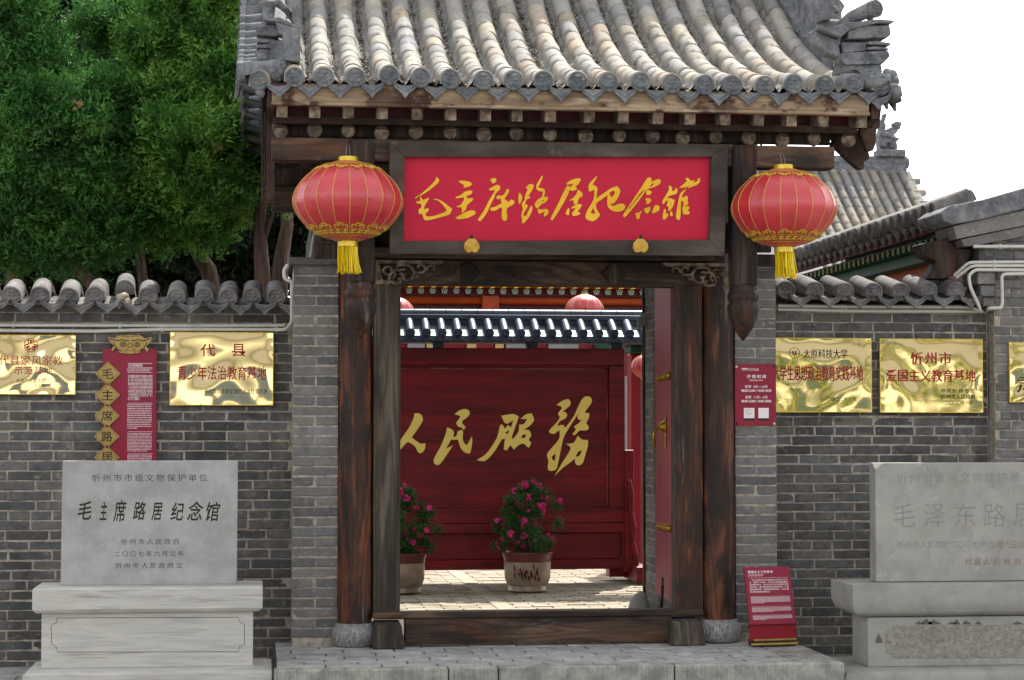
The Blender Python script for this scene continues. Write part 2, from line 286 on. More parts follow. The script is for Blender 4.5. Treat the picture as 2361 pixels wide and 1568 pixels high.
# text and traced lettering are queued and turned into meshes in one batch at the end
QUEUE = []
def text(body, F, box_, mt, parent, name='lettering', ext=.0008, lift=.001, offset=0, shear=0, space=None):
    """box_ = (u0, v0, u1, v1) lower-left / upper-right on the frame"""
    QUEUE.append(('t', body, F, box_, mt, parent, name, ext, lift, offset, shear, space))
def textpx(body, F, x0, y0, x1, y1, mt, parent, **k):
    a = hit(x0, y1, F); b = hit(x1, y0, F); text(body, F, (a[0], a[1], b[0], b[1]), mt, parent, **k)
def outlines(loops, F, mt, parent, name, ext, lift, offset=0, bevel=0):
    QUEUE.append(('o', loops, F, None, mt, parent, name, ext, lift, offset, bevel, None))
def flush():
    objs = []
    for q in QUEUE:
        if q[0] == 't':
            c = bpy.data.curves.new('tmp', 'FONT'); c.body = q[1]; c.size = 1; c.extrude = 0; c.offset = q[9]; c.shear = q[10]
            u0, v0, u1, v1 = q[3]; n = max(1, len(q[1].split('\n')[0])); asp = (u1-u0)/max(1e-6, (v1-v0))/n
            c.resolution_u = 2
            if q[11]: c.space_character = q[11]
            elif asp > 1.05 and n > 1 and '\n' not in q[1] and ord(q[1][0]) > 0x3000: c.space_character = 1+(asp-1)*n/(n-1)
        else:
            c = bpy.data.curves.new('tmp', 'CURVE'); c.dimensions = '2D'; c.fill_mode = 'BOTH'; c.extrude = q[7]; c.offset = q[9]
            c.bevel_depth = q[10]; c.bevel_resolution = 1; c.resolution_u = 4
            for lp in q[1]:
                s = c.splines.new('BEZIER'); s.bezier_points.add(len(lp)-1); s.use_cyclic_u = True
                n = len(lp)
                for i, (u, v) in enumerate(lp):
                    b = s.bezier_points[i]; b.co = (u, v, 0)
                    p0 = Vector(lp[i-1]); p1 = Vector(lp[i]); p2 = Vector(lp[(i+1) % n]); d1 = (p1-p0); d2 = (p2-p1)
                    if d1.length > 0 and d2.length > 0 and d1.normalized().dot(d2.normalized()) > .35:
                        t = (p2-p0).normalized(); b.handle_left_type = b.handle_right_type = 'FREE'
                        b.handle_left = (*(p1-t*d1.length*.3), 0); b.handle_right = (*(p1+t*d2.length*.3), 0)
                    else:
                        b.handle_left_type = b.handle_right_type = 'VECTOR'
        o = bpy.data.objects.new('tmp', c); C.objects.link(o); objs.append(o)
    dg = bpy.context.evaluated_depsgraph_get(); dg.update()
    for q, o in zip(QUEUE, objs):
        me = bpy.data.meshes.new_from_object(o.evaluated_get(dg)); F = q[2]
        n = len(me.vertices)
        if n:
            co = np.empty(n*3); me.vertices.foreach_get('co', co); co = co.reshape(-1, 3)
            if q[0] == 't':
                lo, hi = co.min(0), co.max(0); u0, v0, u1, v1 = q[3]
                sx = (u1-u0)/max(1e-6, hi[0]-lo[0]); sy = (v1-v0)/max(1e-6, hi[1]-lo[1])
                co[:, 0] = u0+(co[:, 0]-lo[0])*sx; co[:, 1] = v0+(co[:, 1]-lo[1])*sy
            co[:, 2] += q[8]+(q[7] if q[0] == 'o' else 0)
            A = np.array(F); co = co @ A[:3, :3].T+A[:3, 3]; me.vertices.foreach_set('co', co.ravel()); me.update()
            me.materials.clear(); me.materials.append(q[4]); me.name = q[6]
            put(bpy.data.objects.new(q[6], me), q[5])
        cdt = o.data; bpy.data.objects.remove(o); bpy.data.curves.remove(cdt)
# ================================================================ SETTING
PLAT = .157
def nz(p, s=1.0): return noise.noise(Vector(p)*s)
g = MB().add([(-300,-300,0),(300,-300,0),(300,14.9,0),(-300,14.9,0)], [(0,1,2,3)]).build('ground', M_['ground']); struct(g)
g2 = MB().add([(-300,14.9,PLAT-.03),(300,14.9,PLAT-.03),(300,600,PLAT-.03),(-300,600,PLAT-.03)], [(0,1,2,3)]).build('courtyard_ground', M_['joint']); struct(g2)
# --- brick meshes shared between bricks
HB = .0598; PB = .069
def brick_mesh(L, H, D, seed, mt, nm='brick'):
    r = random.Random(seed); c = .005; j = lambda a=.0022: r.uniform(-a, a)
    v = []; nx = 4
    xs = [-L/2+L*i/nx for i in range(nx+1)]
    rows = [(-H/2, c), (-H/2+c*1.1, 0), (H/2-c*1.1, 0), (H/2, c)]
    for z, y in rows:
        for i, x in enumerate(xs):
            xx = x+(c*.7 if i == 0 and y == 0 else -c*.7 if i == nx and y == 0 else 0)
            v.append((xx+j(.0012), y+(j(.0016) if y == 0 else 0)+(c*.4 if i in (0, nx) and y == 0 else 0), z+j(.002)))
    n = nx+1; f = [(a*n+i, a*n+i+1, (a+1)*n+i+1, (a+1)*n+i) for a in range(3) for i in range(nx)]
    k = len(v); v += [(-L/2, D, -H/2), (L/2, D, -H/2), (L/2, D, H/2), (-L/2, D, H/2)]
    f += [(0, n, 2*n, 3*n, k+3, k), (nx, k+1, k+2, 3*n+nx, 2*n+nx, n+nx)]
    f += [tuple(list(range(nx+1))+[k+1, k])[::-1], tuple(list(range(3*n, 4*n))+[k+2, k+3])]
    return MB().add(v, f).mesh(nm, mt)
BR = {(k, t): [brick_mesh(L, HB, .07, i*7+t0, M_[mt]) for i in range(5)] for k, L in (('full', .291), ('half', .142)) for t0, (t, mt) in enumerate((('d', 'brick'), ('l', 'brick_light')))}
def brickwork(parent, x0, x1, z0, z1, Y, kind='d', bond='run', M=None, skip=None, rs=0, plen=.30, minpx=None):
    r = random.Random(rs+11); nrow = int(round((z1-z0)/PB)); pb = (z1-z0)/nrow
    for i in range(nrow):
        z = z0+(i+.5)*pb; cuts = []
        if bond == 'run':
            if r.random() < .10: step = plen/2
            else: step = plen
            x = x0-(plen/2 if i % 2 else 0)-r.uniform(0, .03)+(.04 if r.random() < .3 else 0)
            while x < x1:
                cuts.append((max(x, x0), min(x+step, x1))); x += step
            cuts = [c for c in cuts if c[1]-c[0] > .03]
        else:   # pier: one stretcher, then two headers
            cuts = [(x0, x1)] if i % 2 == bond-1 else [(x0, (x0+x1)/2+r.uniform(-.012, .012)), ((x0+x1)/2, x1)]
        for a, b in cuts:
            if skip and skip((a+b)/2, z): continue
            w = b-a-.0105; key = 'full' if w > .21 else 'half'
            me = r.choice(BR[(key, kind)]); s = w/(.291 if key == 'full' else .142)
            m = Matrix.Translation(((a+b)/2, Y+r.uniform(-.0025, .0025), z+r.uniform(-.0015, .0015))) @ Matrix.Rotation(r.uniform(-.006, .006), 4, 'Y') @ Matrix.Diagonal((s*(1 if r.random() < .5 else -1), 1, pb/PB, 1)).to_4x4()
            if s < 0: pass
            if M: m = M @ m
            inst('brick', me, parent, m)
# --- platform of slabs and kerb stones
plat = thing('gate_platform', 'low stone platform of grey slabs with chiselled kerb stones under the gateway', 'platform', (2.2, 13.9, 0)); del plat['category']; del plat['label']
plat['kind'] = 'structure'
pxl, pxr = PX(630, 12.98, 1538), PX(1950, 12.98, 1538); pyf = 12.98
MB().box(pxl+.01, pxr-.01, pyf+.02, 15.2, -.05, PLAT-.012).build('bedding', M_['joint'], plat)
def slab(name, mt, parent, x0, x1, y0, y1, z0, z1, bev=.006, jit=.002, sub=0):
    r = random; d = [r.uniform(-jit, jit) for _ in range(8)]
    mb = MB(); mb.box(x0+.002, x1-.002, y0+.002, y1-.002, z0, z1); v = [list(q) for q in mb.v]
    for i in range(4, 8): v[i][2] += d[i]; v[i][0] += d[i-4]*.8
    mb.v = [tuple(q) for q in v]
    return mb.build(name, mt, parent, bevel=bev)
kx = [pxl, PX(1035, pyf, 1538), PX(1150, pyf, 1538), PX(1556, pyf, 1538), pxr]
for a, b in zip(kx[:-1], kx[1:]): slab('kerb_stone', M_['kerb'], plat, a+.003, b-.003, pyf, pyf+.13, -.1, PLAT, .012, .001)
r_ = random.Random(5); y = pyf+.13
xin0, xin1 = pxl+.02, pxr-.30
rowd = [.165, .165, .165, .165, .20, .24, .24, .24]
for ri, dpt in enumerate(rowd):
    x = xin0-.16*(ri % 2)-r_.uniform(0, .06)
    while x < xin1:
        x2 = x+.335+r_.uniform(-.02, .02); a, b = max(x, xin0), min(x2, xin1)
        if b-a > .05: slab('paving_slab', M_['paver'], plat, a+.003, b-.003, y+.003, y+dpt-.003, PLAT-.05, PLAT+r_.uniform(-.003, .001), .006, .002)
        x = x2
    y += dpt
slab('edge_stone', M_['kerb'], plat, xin1+.004, pxr, pyf+.133, 14.0, -.1, PLAT, .01)
slab('edge_stone', M_['kerb'], plat, xin1+.004, pxr, 14.006, 14.78, -.1, PLAT-.002, .01)
# --- street slabs by the walls (seen at the lower left corner)
st = thing('street_pavement', '', '', (0, 13, 0)); del st['label']; del st['category']; st['kind'] = 'structure'
for i, yy in enumerate([12.2, 12.7, 13.2, 13.7, 14.2]):
    x = -2.4+.2*(i % 2)
    while x < pxl-.05:
        slab('paving_slab', M_['paver'], st, x+.004, min(x+.62, pxl-.03)-.004, yy+.004, yy+.496, -.04, .006, .006); x += .62
    x = pxr+.03
    while x < 7.5:
        slab('paving_slab', M_['paver'], st, x+.004, x+.616, yy+.004, yy+.496, -.04, .006, .006); x += .62
# --- courtyard pavers, those that show biggest as parts
ct = thing('courtyard_pavement', '', '', (2, 18, PLAT)); del ct['label']; del ct['category']; ct['kind'] = 'structure'
pm = [slab('paver', M_['court'], None, -.148, .148, -.066, .066, -.03, 0, .004, .0015) for _ in range(6)]
pmesh = [o.data for o in pm]
for o in pm: bpy.data.objects.remove(o)
yy = 16.7; n_ = 0; far = MB(); i = 0
while yy < 30:
    x0 = PX(905, yy, 1390); x1 = PX(1500, yy, 1390); x = math.floor(x0/.305)*.305+(.15 if i % 2 else 0)
    while x < x1:
        if abs(x+.15-PX(1135, 17.9, 1390)) < .16 and False: pass
        z = PLAT+r_.uniform(-.004, .003)
        if n_ < 300: inst('paver', r_.choice(pmesh), ct, Matrix.Translation((x+.15, yy+.068, z)) @ Matrix.Rotation(r_.uniform(-.01, .01), 4, 'Z')); n_ += 1
        else: far.box(x+.002, x+.298, yy+.003, yy+.133, PLAT-.03, z)
        x += .305
    yy += .138; i += 1
fo = far.build('far_paver', M_['court'], ct); fo['kind'] = 'stuff'
xs = PX(1135, 18.2, 1380)
for k in range(9): slab('edging_slab', M_['court'], ct, xs-.07, xs+.07, 16.8+k*1.0, 17.79+k*1.0, PLAT-.02, PLAT+.007, .004)
# ================================================================ TILES
def cover_mesh(L, r0, seed, mt, skirt=.035, n=9, drop=0):
    """half-round tile along +y, lip at y=0"""
    r = random.Random(seed); ys = [0, .004, L*.33, L*.66, L]; v = []; f = []
    rad = [r0-.004, r0, r0*.975, r0*.965, r0*.94]
    for j, (y_, q) in enumerate(zip(ys, rad)):
        v.append((-q*1.02, y_, -skirt))
        for k in range(n):
            a = math.pi*(1-k/(n-1)); d = 1+.035*noise.noise(Vector((a*1.2+seed, y_*9, seed)))
            v.append((q*math.cos(a)*d, y_+r.uniform(-.0015, .0015), q*math.sin(a)*d))
        v.append((q*1.02, y_, -skirt))
    m = n+2
    for j in range(4):
        f += [(j*m+k, j*m+k+1, (j+1)*m+k+1, (j+1)*m+k) for k in range(m-1)]
    f.append(tuple(range(m))[::-1]); f.append(tuple(4*m+k for k in range(m)))
    me = MB().add(v, f).mesh('cover_tile', mt, smooth=True); me.set_sharp_from_angle(angle=R(45)); return me
def disc_mesh(r0, seed, mt, nm='end_disc'):
    """round tile end with a beast mask in relief, facing -y"""
    A, B = 28, 9; v = [(0, 0, 0)]; f = []
    def hgt(u, w):
        h = .0; q = math.hypot(u, w)
        if q > .8: h += .010*math.exp(-((q-.92)/.07)**2)
        for ex in (-.27, .27): h += .011*math.exp(-(((u-ex)/.13)**2+((w-.12)/.10)**2))-.006*math.exp(-(((u-ex)/.05)**2+((w-.12)/.04)**2))
        h += .010*math.exp(-((u/.10)**2+((w+.08)/.17)**2))+.009*math.exp(-((w-.38-.25*abs(u))/.06)**2)*(q < .75)
        h += .009*math.exp(-((w+.42-.35*u*u)/.07)**2)*(q < .75)*(1+.5*math.sin(u*30+seed))
        h += .003*noise.noise(Vector((u*6, w*6, seed)))
        return h*1.7
    for b in range(1, B+1):
        q = b/B
        for a in range(A):
            t = 2*math.pi*a/A; u, w = q*math.cos(t), q*math.sin(t); v.append((u*r0, -hgt(u, w), w*r0))
    for a in range(A): v.append((math.cos(2*math.pi*a/A)*r0*1.0, .03, math.sin(2*math.pi*a/A)*r0))
    f = [(0, 1+a, 1+(a+1) % A) for a in range(A)]
    for b in range(B): f += [(1+b*A+a, 1+(b+1)*A+a, 1+(b+1)*A+(a+1) % A, 1+b*A+(a+1) % A) for a in range(A)]
    me = MB().add(v, f).mesh(nm, mt, smooth=True); return me
def drip_mesh(w, h, seed, mt, arc=.03):
    """pointed drip plate hanging below a curved pan, facing -y, concentric ridges"""
    r = random.Random(seed); nu = 16; nv = 7; v = []; f = []
    top = lambda u: -arc*(1-u*u)
    def bot(u):
        a = abs(u); return -h*.56*max(0, 1-a**3.4)**.8-h*.44*math.exp(-(a/.26)**1.5)-.010
    for j in range(nv+1):
        t = j/nv
        for i in range(nu+1):
            u = -1+2*i/nu; z = top(u)*(1-t)+bot(u)*t
            ed = min(t, 1-t*1.0)
            rid = .004*math.cos(t*math.pi*5.0)
            v.append((u*w/2, -.004-rid*(0 if t in (0,) else 1)-.02*t+.0015*noise.noise(Vector((u*4, t*4, seed))), z))
    n = nu+1; f = [(j*n+i, j*n+i+1, (j+1)*n+i+1, (j+1)*n+i) for j in range(nv) for i in range(nu)]
    k = len(v)
    for j in (0, nv):
        for i in range(n): q = v[j*n+i]; v.append((q[0], q[1]+.018, q[2]))
    f += [(i, k+i, k+i+1, i+1) for i in range(nu)]+[(nv*n+i, nv*n+i+1, k+n+i+1, k+n+i) for i in range(nu)]
    f += [(k+i, k+n+i, k+n+i+1, k+i+1) for i in range(nu)]
    f += [(0, k)+tuple()+(k+n, nv*n)+tuple(), (nu, nv*n+nu, k+n+nu, k+nu)]
    # curved pan behind the plate
    k = len(v); L = .16
    for y_ in (0.0, L):
        for i in range(9): u = -1+i/4; v.append((u*w/2, y_, top(u)+y_*.0))
    for y_ in (0.0, L):
        for i in range(9): u = -1+i/4; v.append((u*w/2, y_, top(u)-.014))
    f += [(k+i, k+i+1, k+9+i+1, k+9+i) for i in range(8)]+[(k+18+i, k+27+i, k+27+i+1, k+18+i+1) for i in range(8)]
    return MB().add(v, f).mesh('drip_tile', mt, smooth=False)
def tilt(x, y, z, a, rz=0): return Matrix.Translation((x, y, z)) @ Matrix.Rotation(rz, 4, 'Z') @ Matrix.Rotation(a, 4, 'X')
CT_D = [cover_mesh(.30, .068, i+20, M_['tile_dark']) for i in range(3)]
DI_D = [disc_mesh(.066, i+3, M_['tile_dark']) for i in range(3)]
DR_D = [drip_mesh(.175, .095, i, M_['tile_dark']) for i in range(3)]
CT_L = [cover_mesh(.245, .067, i+40, M_['tile']) for i in range(5)]
DI_L = [disc_mesh(.064, i+9, M_['disc']) for i in range(4)]
DR_L = [drip_mesh(.172, .105, i+5, M_['disc']) for i in range(3)]
# ================================================================ BOUNDARY WALLS
YW = 14.8
def pan_row(parent, xc, Ye, Ze, a, w, L, mt):
    v = []
    for y_ in (0, L):
        for i in range(9):
            u = -1+i/4; v.append((u*w/2, y_, -.03*(1-u*u)))
    me = MB().add(v+[(p[0], p[1], p[2]-.014) for p in v], [(i, i+1, 10+i, 9+i) for i in range(8)]+[(18+i, 27+i, 28+i, 19+i) for i in range(8)]).mesh('pan_tile', mt, smooth=True)
    return me
PAN = pan_row(None, 0, 0, 0, 0, .175, .32, M_['tile_dark'])
def coping(wall, xs, Ye, Ze, a, dx, broken=None, rev=True, two=0):
    for i, x in enumerate(xs):
        r = random.Random(i+int(x*100)); ja = r.uniform(-.05, .05); z = Ze+r.uniform(-.006, .006)
        rz = r.uniform(-.04, .04)
        if i == broken:
            inst('cover_tile', CT_D[0], wall, tilt(x, Ye+.17, z+.065, a, rz)); wall_stub = MB()
            wall_stub.blob((x-.005, Ye+.13, z+.0), (.05, .10, .045), sub=2, amp=.5).blob((x-.03, Ye+.04, z-.045), (.028, .05, .03), amp=.6).blob((x+.03, Ye+.04, z-.04), (.028, .05, .035), amp=.6)
            o = wall_stub.build('mortar_core', M_['mortar'], wall, smooth=True)
        else:
            m = tilt(x, Ye, z, a+ja*.3, rz); inst('cover_tile', r.choice(CT_D), wall, m)
            inst('end_disc', r.choice(DI_D), wall, m @ Matrix.Rotation(r.uniform(-.2, .2), 4, 'Y') @ Matrix.Translation((0, -.002, 0)))
        if two: inst('cover_tile', r.choice(CT_D), wall, tilt(x, Ye+two*math.cos(a), z+two*math.sin(a)-.004, a, rz))
        if rev: inst('cover_tile', r.choice(CT_D), wall, tilt(x, Ye+.58+2*two, z, a, math.pi) )
        xm = x+dx/2
        inst('pan_tile', PAN, wall, tilt(xm, Ye+.02, z-.035, a, rz*.5)); inst('pan_tile', PAN, wall, tilt(xm, Ye+.25, z-.045+.26*math.sin(a), a*.2))
        m = tilt(xm, Ye-.015+r.uniform(-.006, .006), z-.026, r.uniform(-.04, .05), rz); inst('drip_tile', r.choice(DR_D), wall, m)
lw = thing('brick_wall', 'grey brick courtyard wall left of the gateway, capped with dark round tiles', 'wall', (-1, YW, 0))
lx0, lx1 = -3.6, PX(674, YW, 1000)
zt = PZ(722, YW, 300)
MB().box(lx0, lx1+.3, YW+.0045, YW+.38, -.2, zt+.03).build('mortar', M_['mortar'], lw)
xs_ = [25.5, 91.7, 158.6, 218.6, 283.6, 341.4, 406.7, 471, 525.5, 581, 637.5]
Yc = 14.66; Zc = PZ(684, Yc, 300)
cxs = [PX(x, Yc, 684) for x in xs_]; dxl = (cxs[-1]-cxs[0])/10
cxs = [cxs[0]-dxl*k for k in range(5, 0, -1)]+cxs
nb = int((lx1-PX(-40, YW, 1000))/.3)+1
brickwork(lw, lx1-nb*.3, lx1, zt-PB*36, zt, YW, 'd', rs=1)
coping(lw, cxs, Yc, Zc, R(15), dxl, broken=5+4)
box('top_course', M_['brick'], lw, lx0, lx1-.001, YW-.035, YW+.42, zt+.004, zt+.055)
MB().add([(lx0, YW-.05, zt+.06), (lx1, YW-.05, zt+.06), (lx1, YW+.15, zt+.12), (lx0, YW+.15, zt+.12), (lx0, YW+.5, zt+.05), (lx1, YW+.5, zt+.05)], [(0,1,2,3), (3,2,5,4)]).build('tile_bedding', M_['bed'], lw)

rw = thing('brick_wall', 'grey brick courtyard wall right of the gateway, behind two brass plaques', 'wall', (5, YW, 0))
rx0, rx1 = PX(1740, YW, 1000), PX(2279, YW, 1000)
zr = PZ(722, YW, 2000)
MB().box(rx0-.1, rx1+.02, YW+.0045, YW+.38, -.2, zr+.03).build('mortar', M_['mortar'], rw)
brickwork(rw, rx0, rx1, zr-PB*36, zr, YW, 'd', rs=2)
cx2 = [PX(x, Yc, 671) for x in (1812, 1879, 1948, 2014, 2076, 2141, 2204)]; dxr = (cx2[-1]-cx2[0])/6
Zc2 = PZ(671, Yc, 2000)
coping(rw, cx2, Yc, Zc2, R(12), dxr, two=.15)
box('top_course', M_['brick'], rw, rx0-.1, rx1-.001, YW-.035, YW+.42, zr+.004, zr+.055)
MB().add([(rx0, YW-.05, zr+.06), (rx1, YW-.05, zr+.06), (rx1, YW+.3, zr+.13), (rx0, YW+.3, zr+.13), (rx0, YW+.6, zr+.05), (rx1, YW+.6, zr+.05)], [(0,1,2,3), (3,2,5,4)]).build('tile_bedding', M_['bed'], rw)
# ================================================================ GATEHOUSE
gh = thing('gatehouse', 'old Chinese gatehouse with tiled roof, dark timber columns and brick side piers', 'gatehouse', (2.2, 14.4, PLAT))
YP = 14.35; YC = 14.37
def piers():
    for k, (a, b, top, bond) in enumerate(((674, 781, 612, 1), (1694, 1792, 622, 2))):
        x0, x1 = PX(a, YP, 1000), PX(b, YP, 1000); z1 = PZ(top, YP, a); z0 = PLAT-.01
        p = MB().box(x0+.006, x1-.006, YP+.0045, YW+.4, -.1, z1).build('brick_pier', M_['mortar'], gh)
        n = int((z1-z0)/PB); brickwork(p, x0, x1, z1-n*PB, z1, YP, 'l', bond=bond, rs=30+k, M=None)
        c = box('cap_course', M_['brick'], p, x0-.03, x1+.01, YP-.035, YW+.4, z1+.003, z1+.055)
piers()
zlt = PZ(660, YC)      # underside of lintel
# stone drums and round columns
colx = [PX(819, YC, 1000), PX(1654, YC, 1000)]
ztop = PZ(300, YC)
for x in colx:
    MB().lathe([(.11, 0), (.135, .006), (.152, .03), (.162, .07), (.158, .11), (.143, .135), (.136, .14), (.136, .158), (.12, .160)], (x, YC, PLAT), 40).build('drum_base', M_['drum'], gh, smooth=True, auto=True)
    MB().lathe([(.118, 0), (.121, .3), (.119, 1.2), (.113, 2.2), (.105, ztop-PLAT-.16)], (x, YC, PLAT+.16), 32).build('column', M_['colwood'], gh, smooth=True, auto=True)
# square door posts beside the columns
YJ = 14.36
jx = [(PX(860, YJ, 1000), PX(922, YJ, 1000)), (PX(1553, YJ, 1000), PX(1616, YJ, 1000))]
for i, (a, b) in enumerate(jx): box('door_post', M_['jambwood' if i == 0 else 'colwood'], gh, a, b, YJ-.06, YJ+.10, PLAT+.2, zlt+.02, .008)
# threshold with its end blocks
zs1, zs0 = PZ(1409, YJ-.09), PZ(1478, YJ-.09)
MB().box(PX(932, YJ, 1440), PX(1543, YJ, 1440), YJ-.09, YJ+.05, PLAT+.015, zs1-.045).build('threshold', M_['hwood'], gh, bevel=.008)
MB().box(PX(857, YJ, 1440), PX(1616, YJ, 1440), YJ-.10, YJ+.06, zs1-.044, zs1).build('threshold_cap', M_['hwood'], gh, bevel=.008)
for a, b in ((857, 931), (1541, 1621)):
    x0, x1 = PX(a, 14.2, 1460), PX(b, 14.2, 1460)
    MB().add([(x0, 14.1, PLAT), (x1, 14.1, PLAT), (x1, 14.4, PLAT), (x0, 14.4, PLAT), (x0+.015, 14.12, PLAT+.165), (x1-.02, 14.12, PLAT+.165), (x1-.02, 14.4, PLAT+.175), (x0+.015, 14.4, PLAT+.175)],
             [(3,2,1,0), (4,5,6,7), (0,1,5,4), (1,2,6,5), (2,3,7,6), (3,0,4,7)]).build('door_block', M_['jambwood'], gh, bevel=.012)
MB().tube([(PX(1231, 14.25, 1418), YJ-.105, PZ(1418, 14.25)), (PX(1231, 14.25, 1418), YJ-.12, PZ(1424, 14.25))], .014, 8).build('latch_socket', M_['iron'], gh)
# lintels between the columns
xa, xb = colx[0]+.09, colx[1]-.09
box('lintel', M_['hwood'], gh, xa, xb, YC-.07, YC+.09, zlt, PZ(603, YC), .01)
box('tie_beam', M_['hwood'], gh, colx[0]+.04, colx[1]-.04, YC-.12, YC+.10, PZ(601, YC), PZ(575, YC), .012)
box('transom_panel', M_['oldwood'], gh, xa, xb, YC-.02, YC+.05, PZ(574, YC), PZ(470, YC), .004)
box('upper_beam', M_['hwood'], gh, xa, xb, YC-.10, YC+.10, PZ(440, YC), PZ(330, YC), .012)
for px in (1075, 1411):
    x = PX(px, YC, 630); z = PZ(631, YC); F = frame((x, YC-.07, z)); rr = []
    for i in range(14):
        a = 2*math.pi*i/14; q = .078+.008*math.cos(4*a)+.006*math.sin(7*a); rr.append((q*math.cos(a)*1.0, q*math.sin(a)*.92))
    MB().prism(rr, F, 0, .03).build('door_clasp_boss', M_['oldwood'], gh, bevel=.012)
# carved scroll brackets under the tie beam
def bracket(px, flip):
    F = frame((PX(px, YC-.09, 603), YC-.09, PZ(603, YC-.09)), (1, 0, 0))
    s = 1 if not flip else -1; k = .00302/7.87*1.0/1.3621*1.0   # zoom px -> m
    k = 14.3/4800/7.87/.7342*.7342/1.0 * .7342
    T = lambda x, y: Vector(((x-210)*k*s, -(y-290)*k, 0))
    mb = MB(); W = lambda pts, r, d=.012: mb.tube([F @ (T(x, y)+Vector((0, 0, d))) for x, y in pts], [q*k for q in r] if isinstance(r, list) else r*k, 6)
    mb.prism([tuple(T(x, y))[:2] for x, y in ((210, 290), (1900, 290), (1860, 350), (1780, 378), (1640, 372), (210, 372))], F, -.02, .022)
    mb.prism([tuple(T(x, y))[:2] for x, y in ((210, 360), (290, 360), (330, 520), (360, 700), (400, 790), (640, 800), (540, 890), (210, 890))], F, -.02, .018)
    W([(380, 600), (400, 520), (470, 460), (560, 450), (610, 480), (600, 530), (560, 540)], 34)
    W([(430, 560), (440, 620), (500, 650), (580, 640), (640, 560), (720, 510), (780, 520)], 38)
    W([(700, 470), (760, 410), (900, 395), (1030, 410), (1120, 480), (1160, 590), (1140, 700), (1060, 770), (960, 790), (900, 750), (885, 680), (900, 640), (950, 650)], 40)
    W([(600, 830), (700, 860), (800, 850), (860, 780), (820, 740), (760, 760)], 38)
    W([(560, 640), (560, 720), (520, 780)], 40); W([(640, 560), (700, 640), (660, 720), (620, 740)], 36); W([(780, 560), (840, 520), (910, 510), (920, 550)], 32)
    W([(800, 620), (860, 640), (840, 590)], 30)
    W([(1270, 490), (1260, 420), (1330, 395), (1410, 420), (1440, 500), (1400, 570), (1300, 590), (1180, 580)], 32)
    W([(1450, 540), (1500, 440), (1580, 410), (1650, 440), (1660, 500), (1620, 520)], 32); W([(1160, 700), (1220, 700), (1260, 670)], 28)
    W([(1700, 372), (1660, 380), (1680, 400)], 34)
    mb.build('scroll_bracket', M_['rafter'], gh, smooth=True, auto=True)
bracket(866, False); bracket(1680, True)
# hanging lotus pendants on short posts in front of the columns
YH = 13.62
for px in (832, 1713):
    x = PX(px, YH, 700)
    prof = [(.004, .0), (.03, .03), (.062, .075), (.088, .13), (.100, .18), (.098, .21), (.088, .225), (.100, .24), (.106, .262), (.098, .285), (.086, .295), (.092, .31), (.084, .325)]
    zb = PZ(783, YH)
    mb = MB(); n = 40; v = []; f = []
    for j, (r, z) in enumerate(prof):
        for k in range(n):
            a = 2*math.pi*k/n; q = r*(1+(.07*abs(math.sin(a*4)) if j < 6 else .03*math.sin(a*12))); v.append((x+q*math.cos(a), YH+q*math.sin(a), zb+z*1.13))
    f = [(j*n+k, j*n+(k+1) % n, (j+1)*n+(k+1) % n, (j+1)*n+k) for j in range(len(prof)-1) for k in range(n)]+[tuple(range(n))[::-1]]
    mb.add(v, f).build('lotus_pendant', M_['colwood'], gh, smooth=True)
    box('hanging_post', M_['oldwood'], gh, x-.085, x+.085, YH-.08, YH+.08, zb+.36, PZ(330, YH), .02)
    box('bracket_arm', M_['oldwood'], gh, x-.06, x+.06, YH+.08, YC-.1, PZ(560, YH), PZ(500, YH), .01)
xv0, xv1 = PX(622, 14.1, 350), PX(2012, 13.5, 250)      # gable planes
# purlins and boards running along the eave
def pur(name, px0, px1, Y, y0, y1, dep=.16, m='hwood', pm=700):
    return box(name, M_[m], gh, PX(px0, Y, y0), PX(px1, Y, y0), Y, Y+dep, PZ(y1, Y, pm), PZ(y0, Y, pm), .012)
pur('eave_purlin', 626, 1925, YH-.06, 337, 388, .17, pm=1880)
pur('purlin_board', 640, 1915, 13.78, 296, 334, .04, 'oldwood', pm=1880)
pur('wall_purlin', 626, 1700, YC-.06, 432, 486, .16)
pur('purlin_board', 626, 880, YC+.01, 388, 430, .05, 'oldwood')
pur('side_beam', 722, 862, YC-.06, 560, 598, .14, 'oldwood')
pur('side_beam', 1690, 1790, YC-.06, 575, 605, .14, 'oldwood')
box('side_board', M_['oldwood'], gh, PX(740, YC, 500), colx[0], YC+.02, YC+.06, PZ(560, YC), PZ(486, YC))
box('side_board', M_['oldwood'], gh, colx[1], PX(1780, YC, 500), YC+.02, YC+.06, PZ(575, YC), PZ(400, YC))
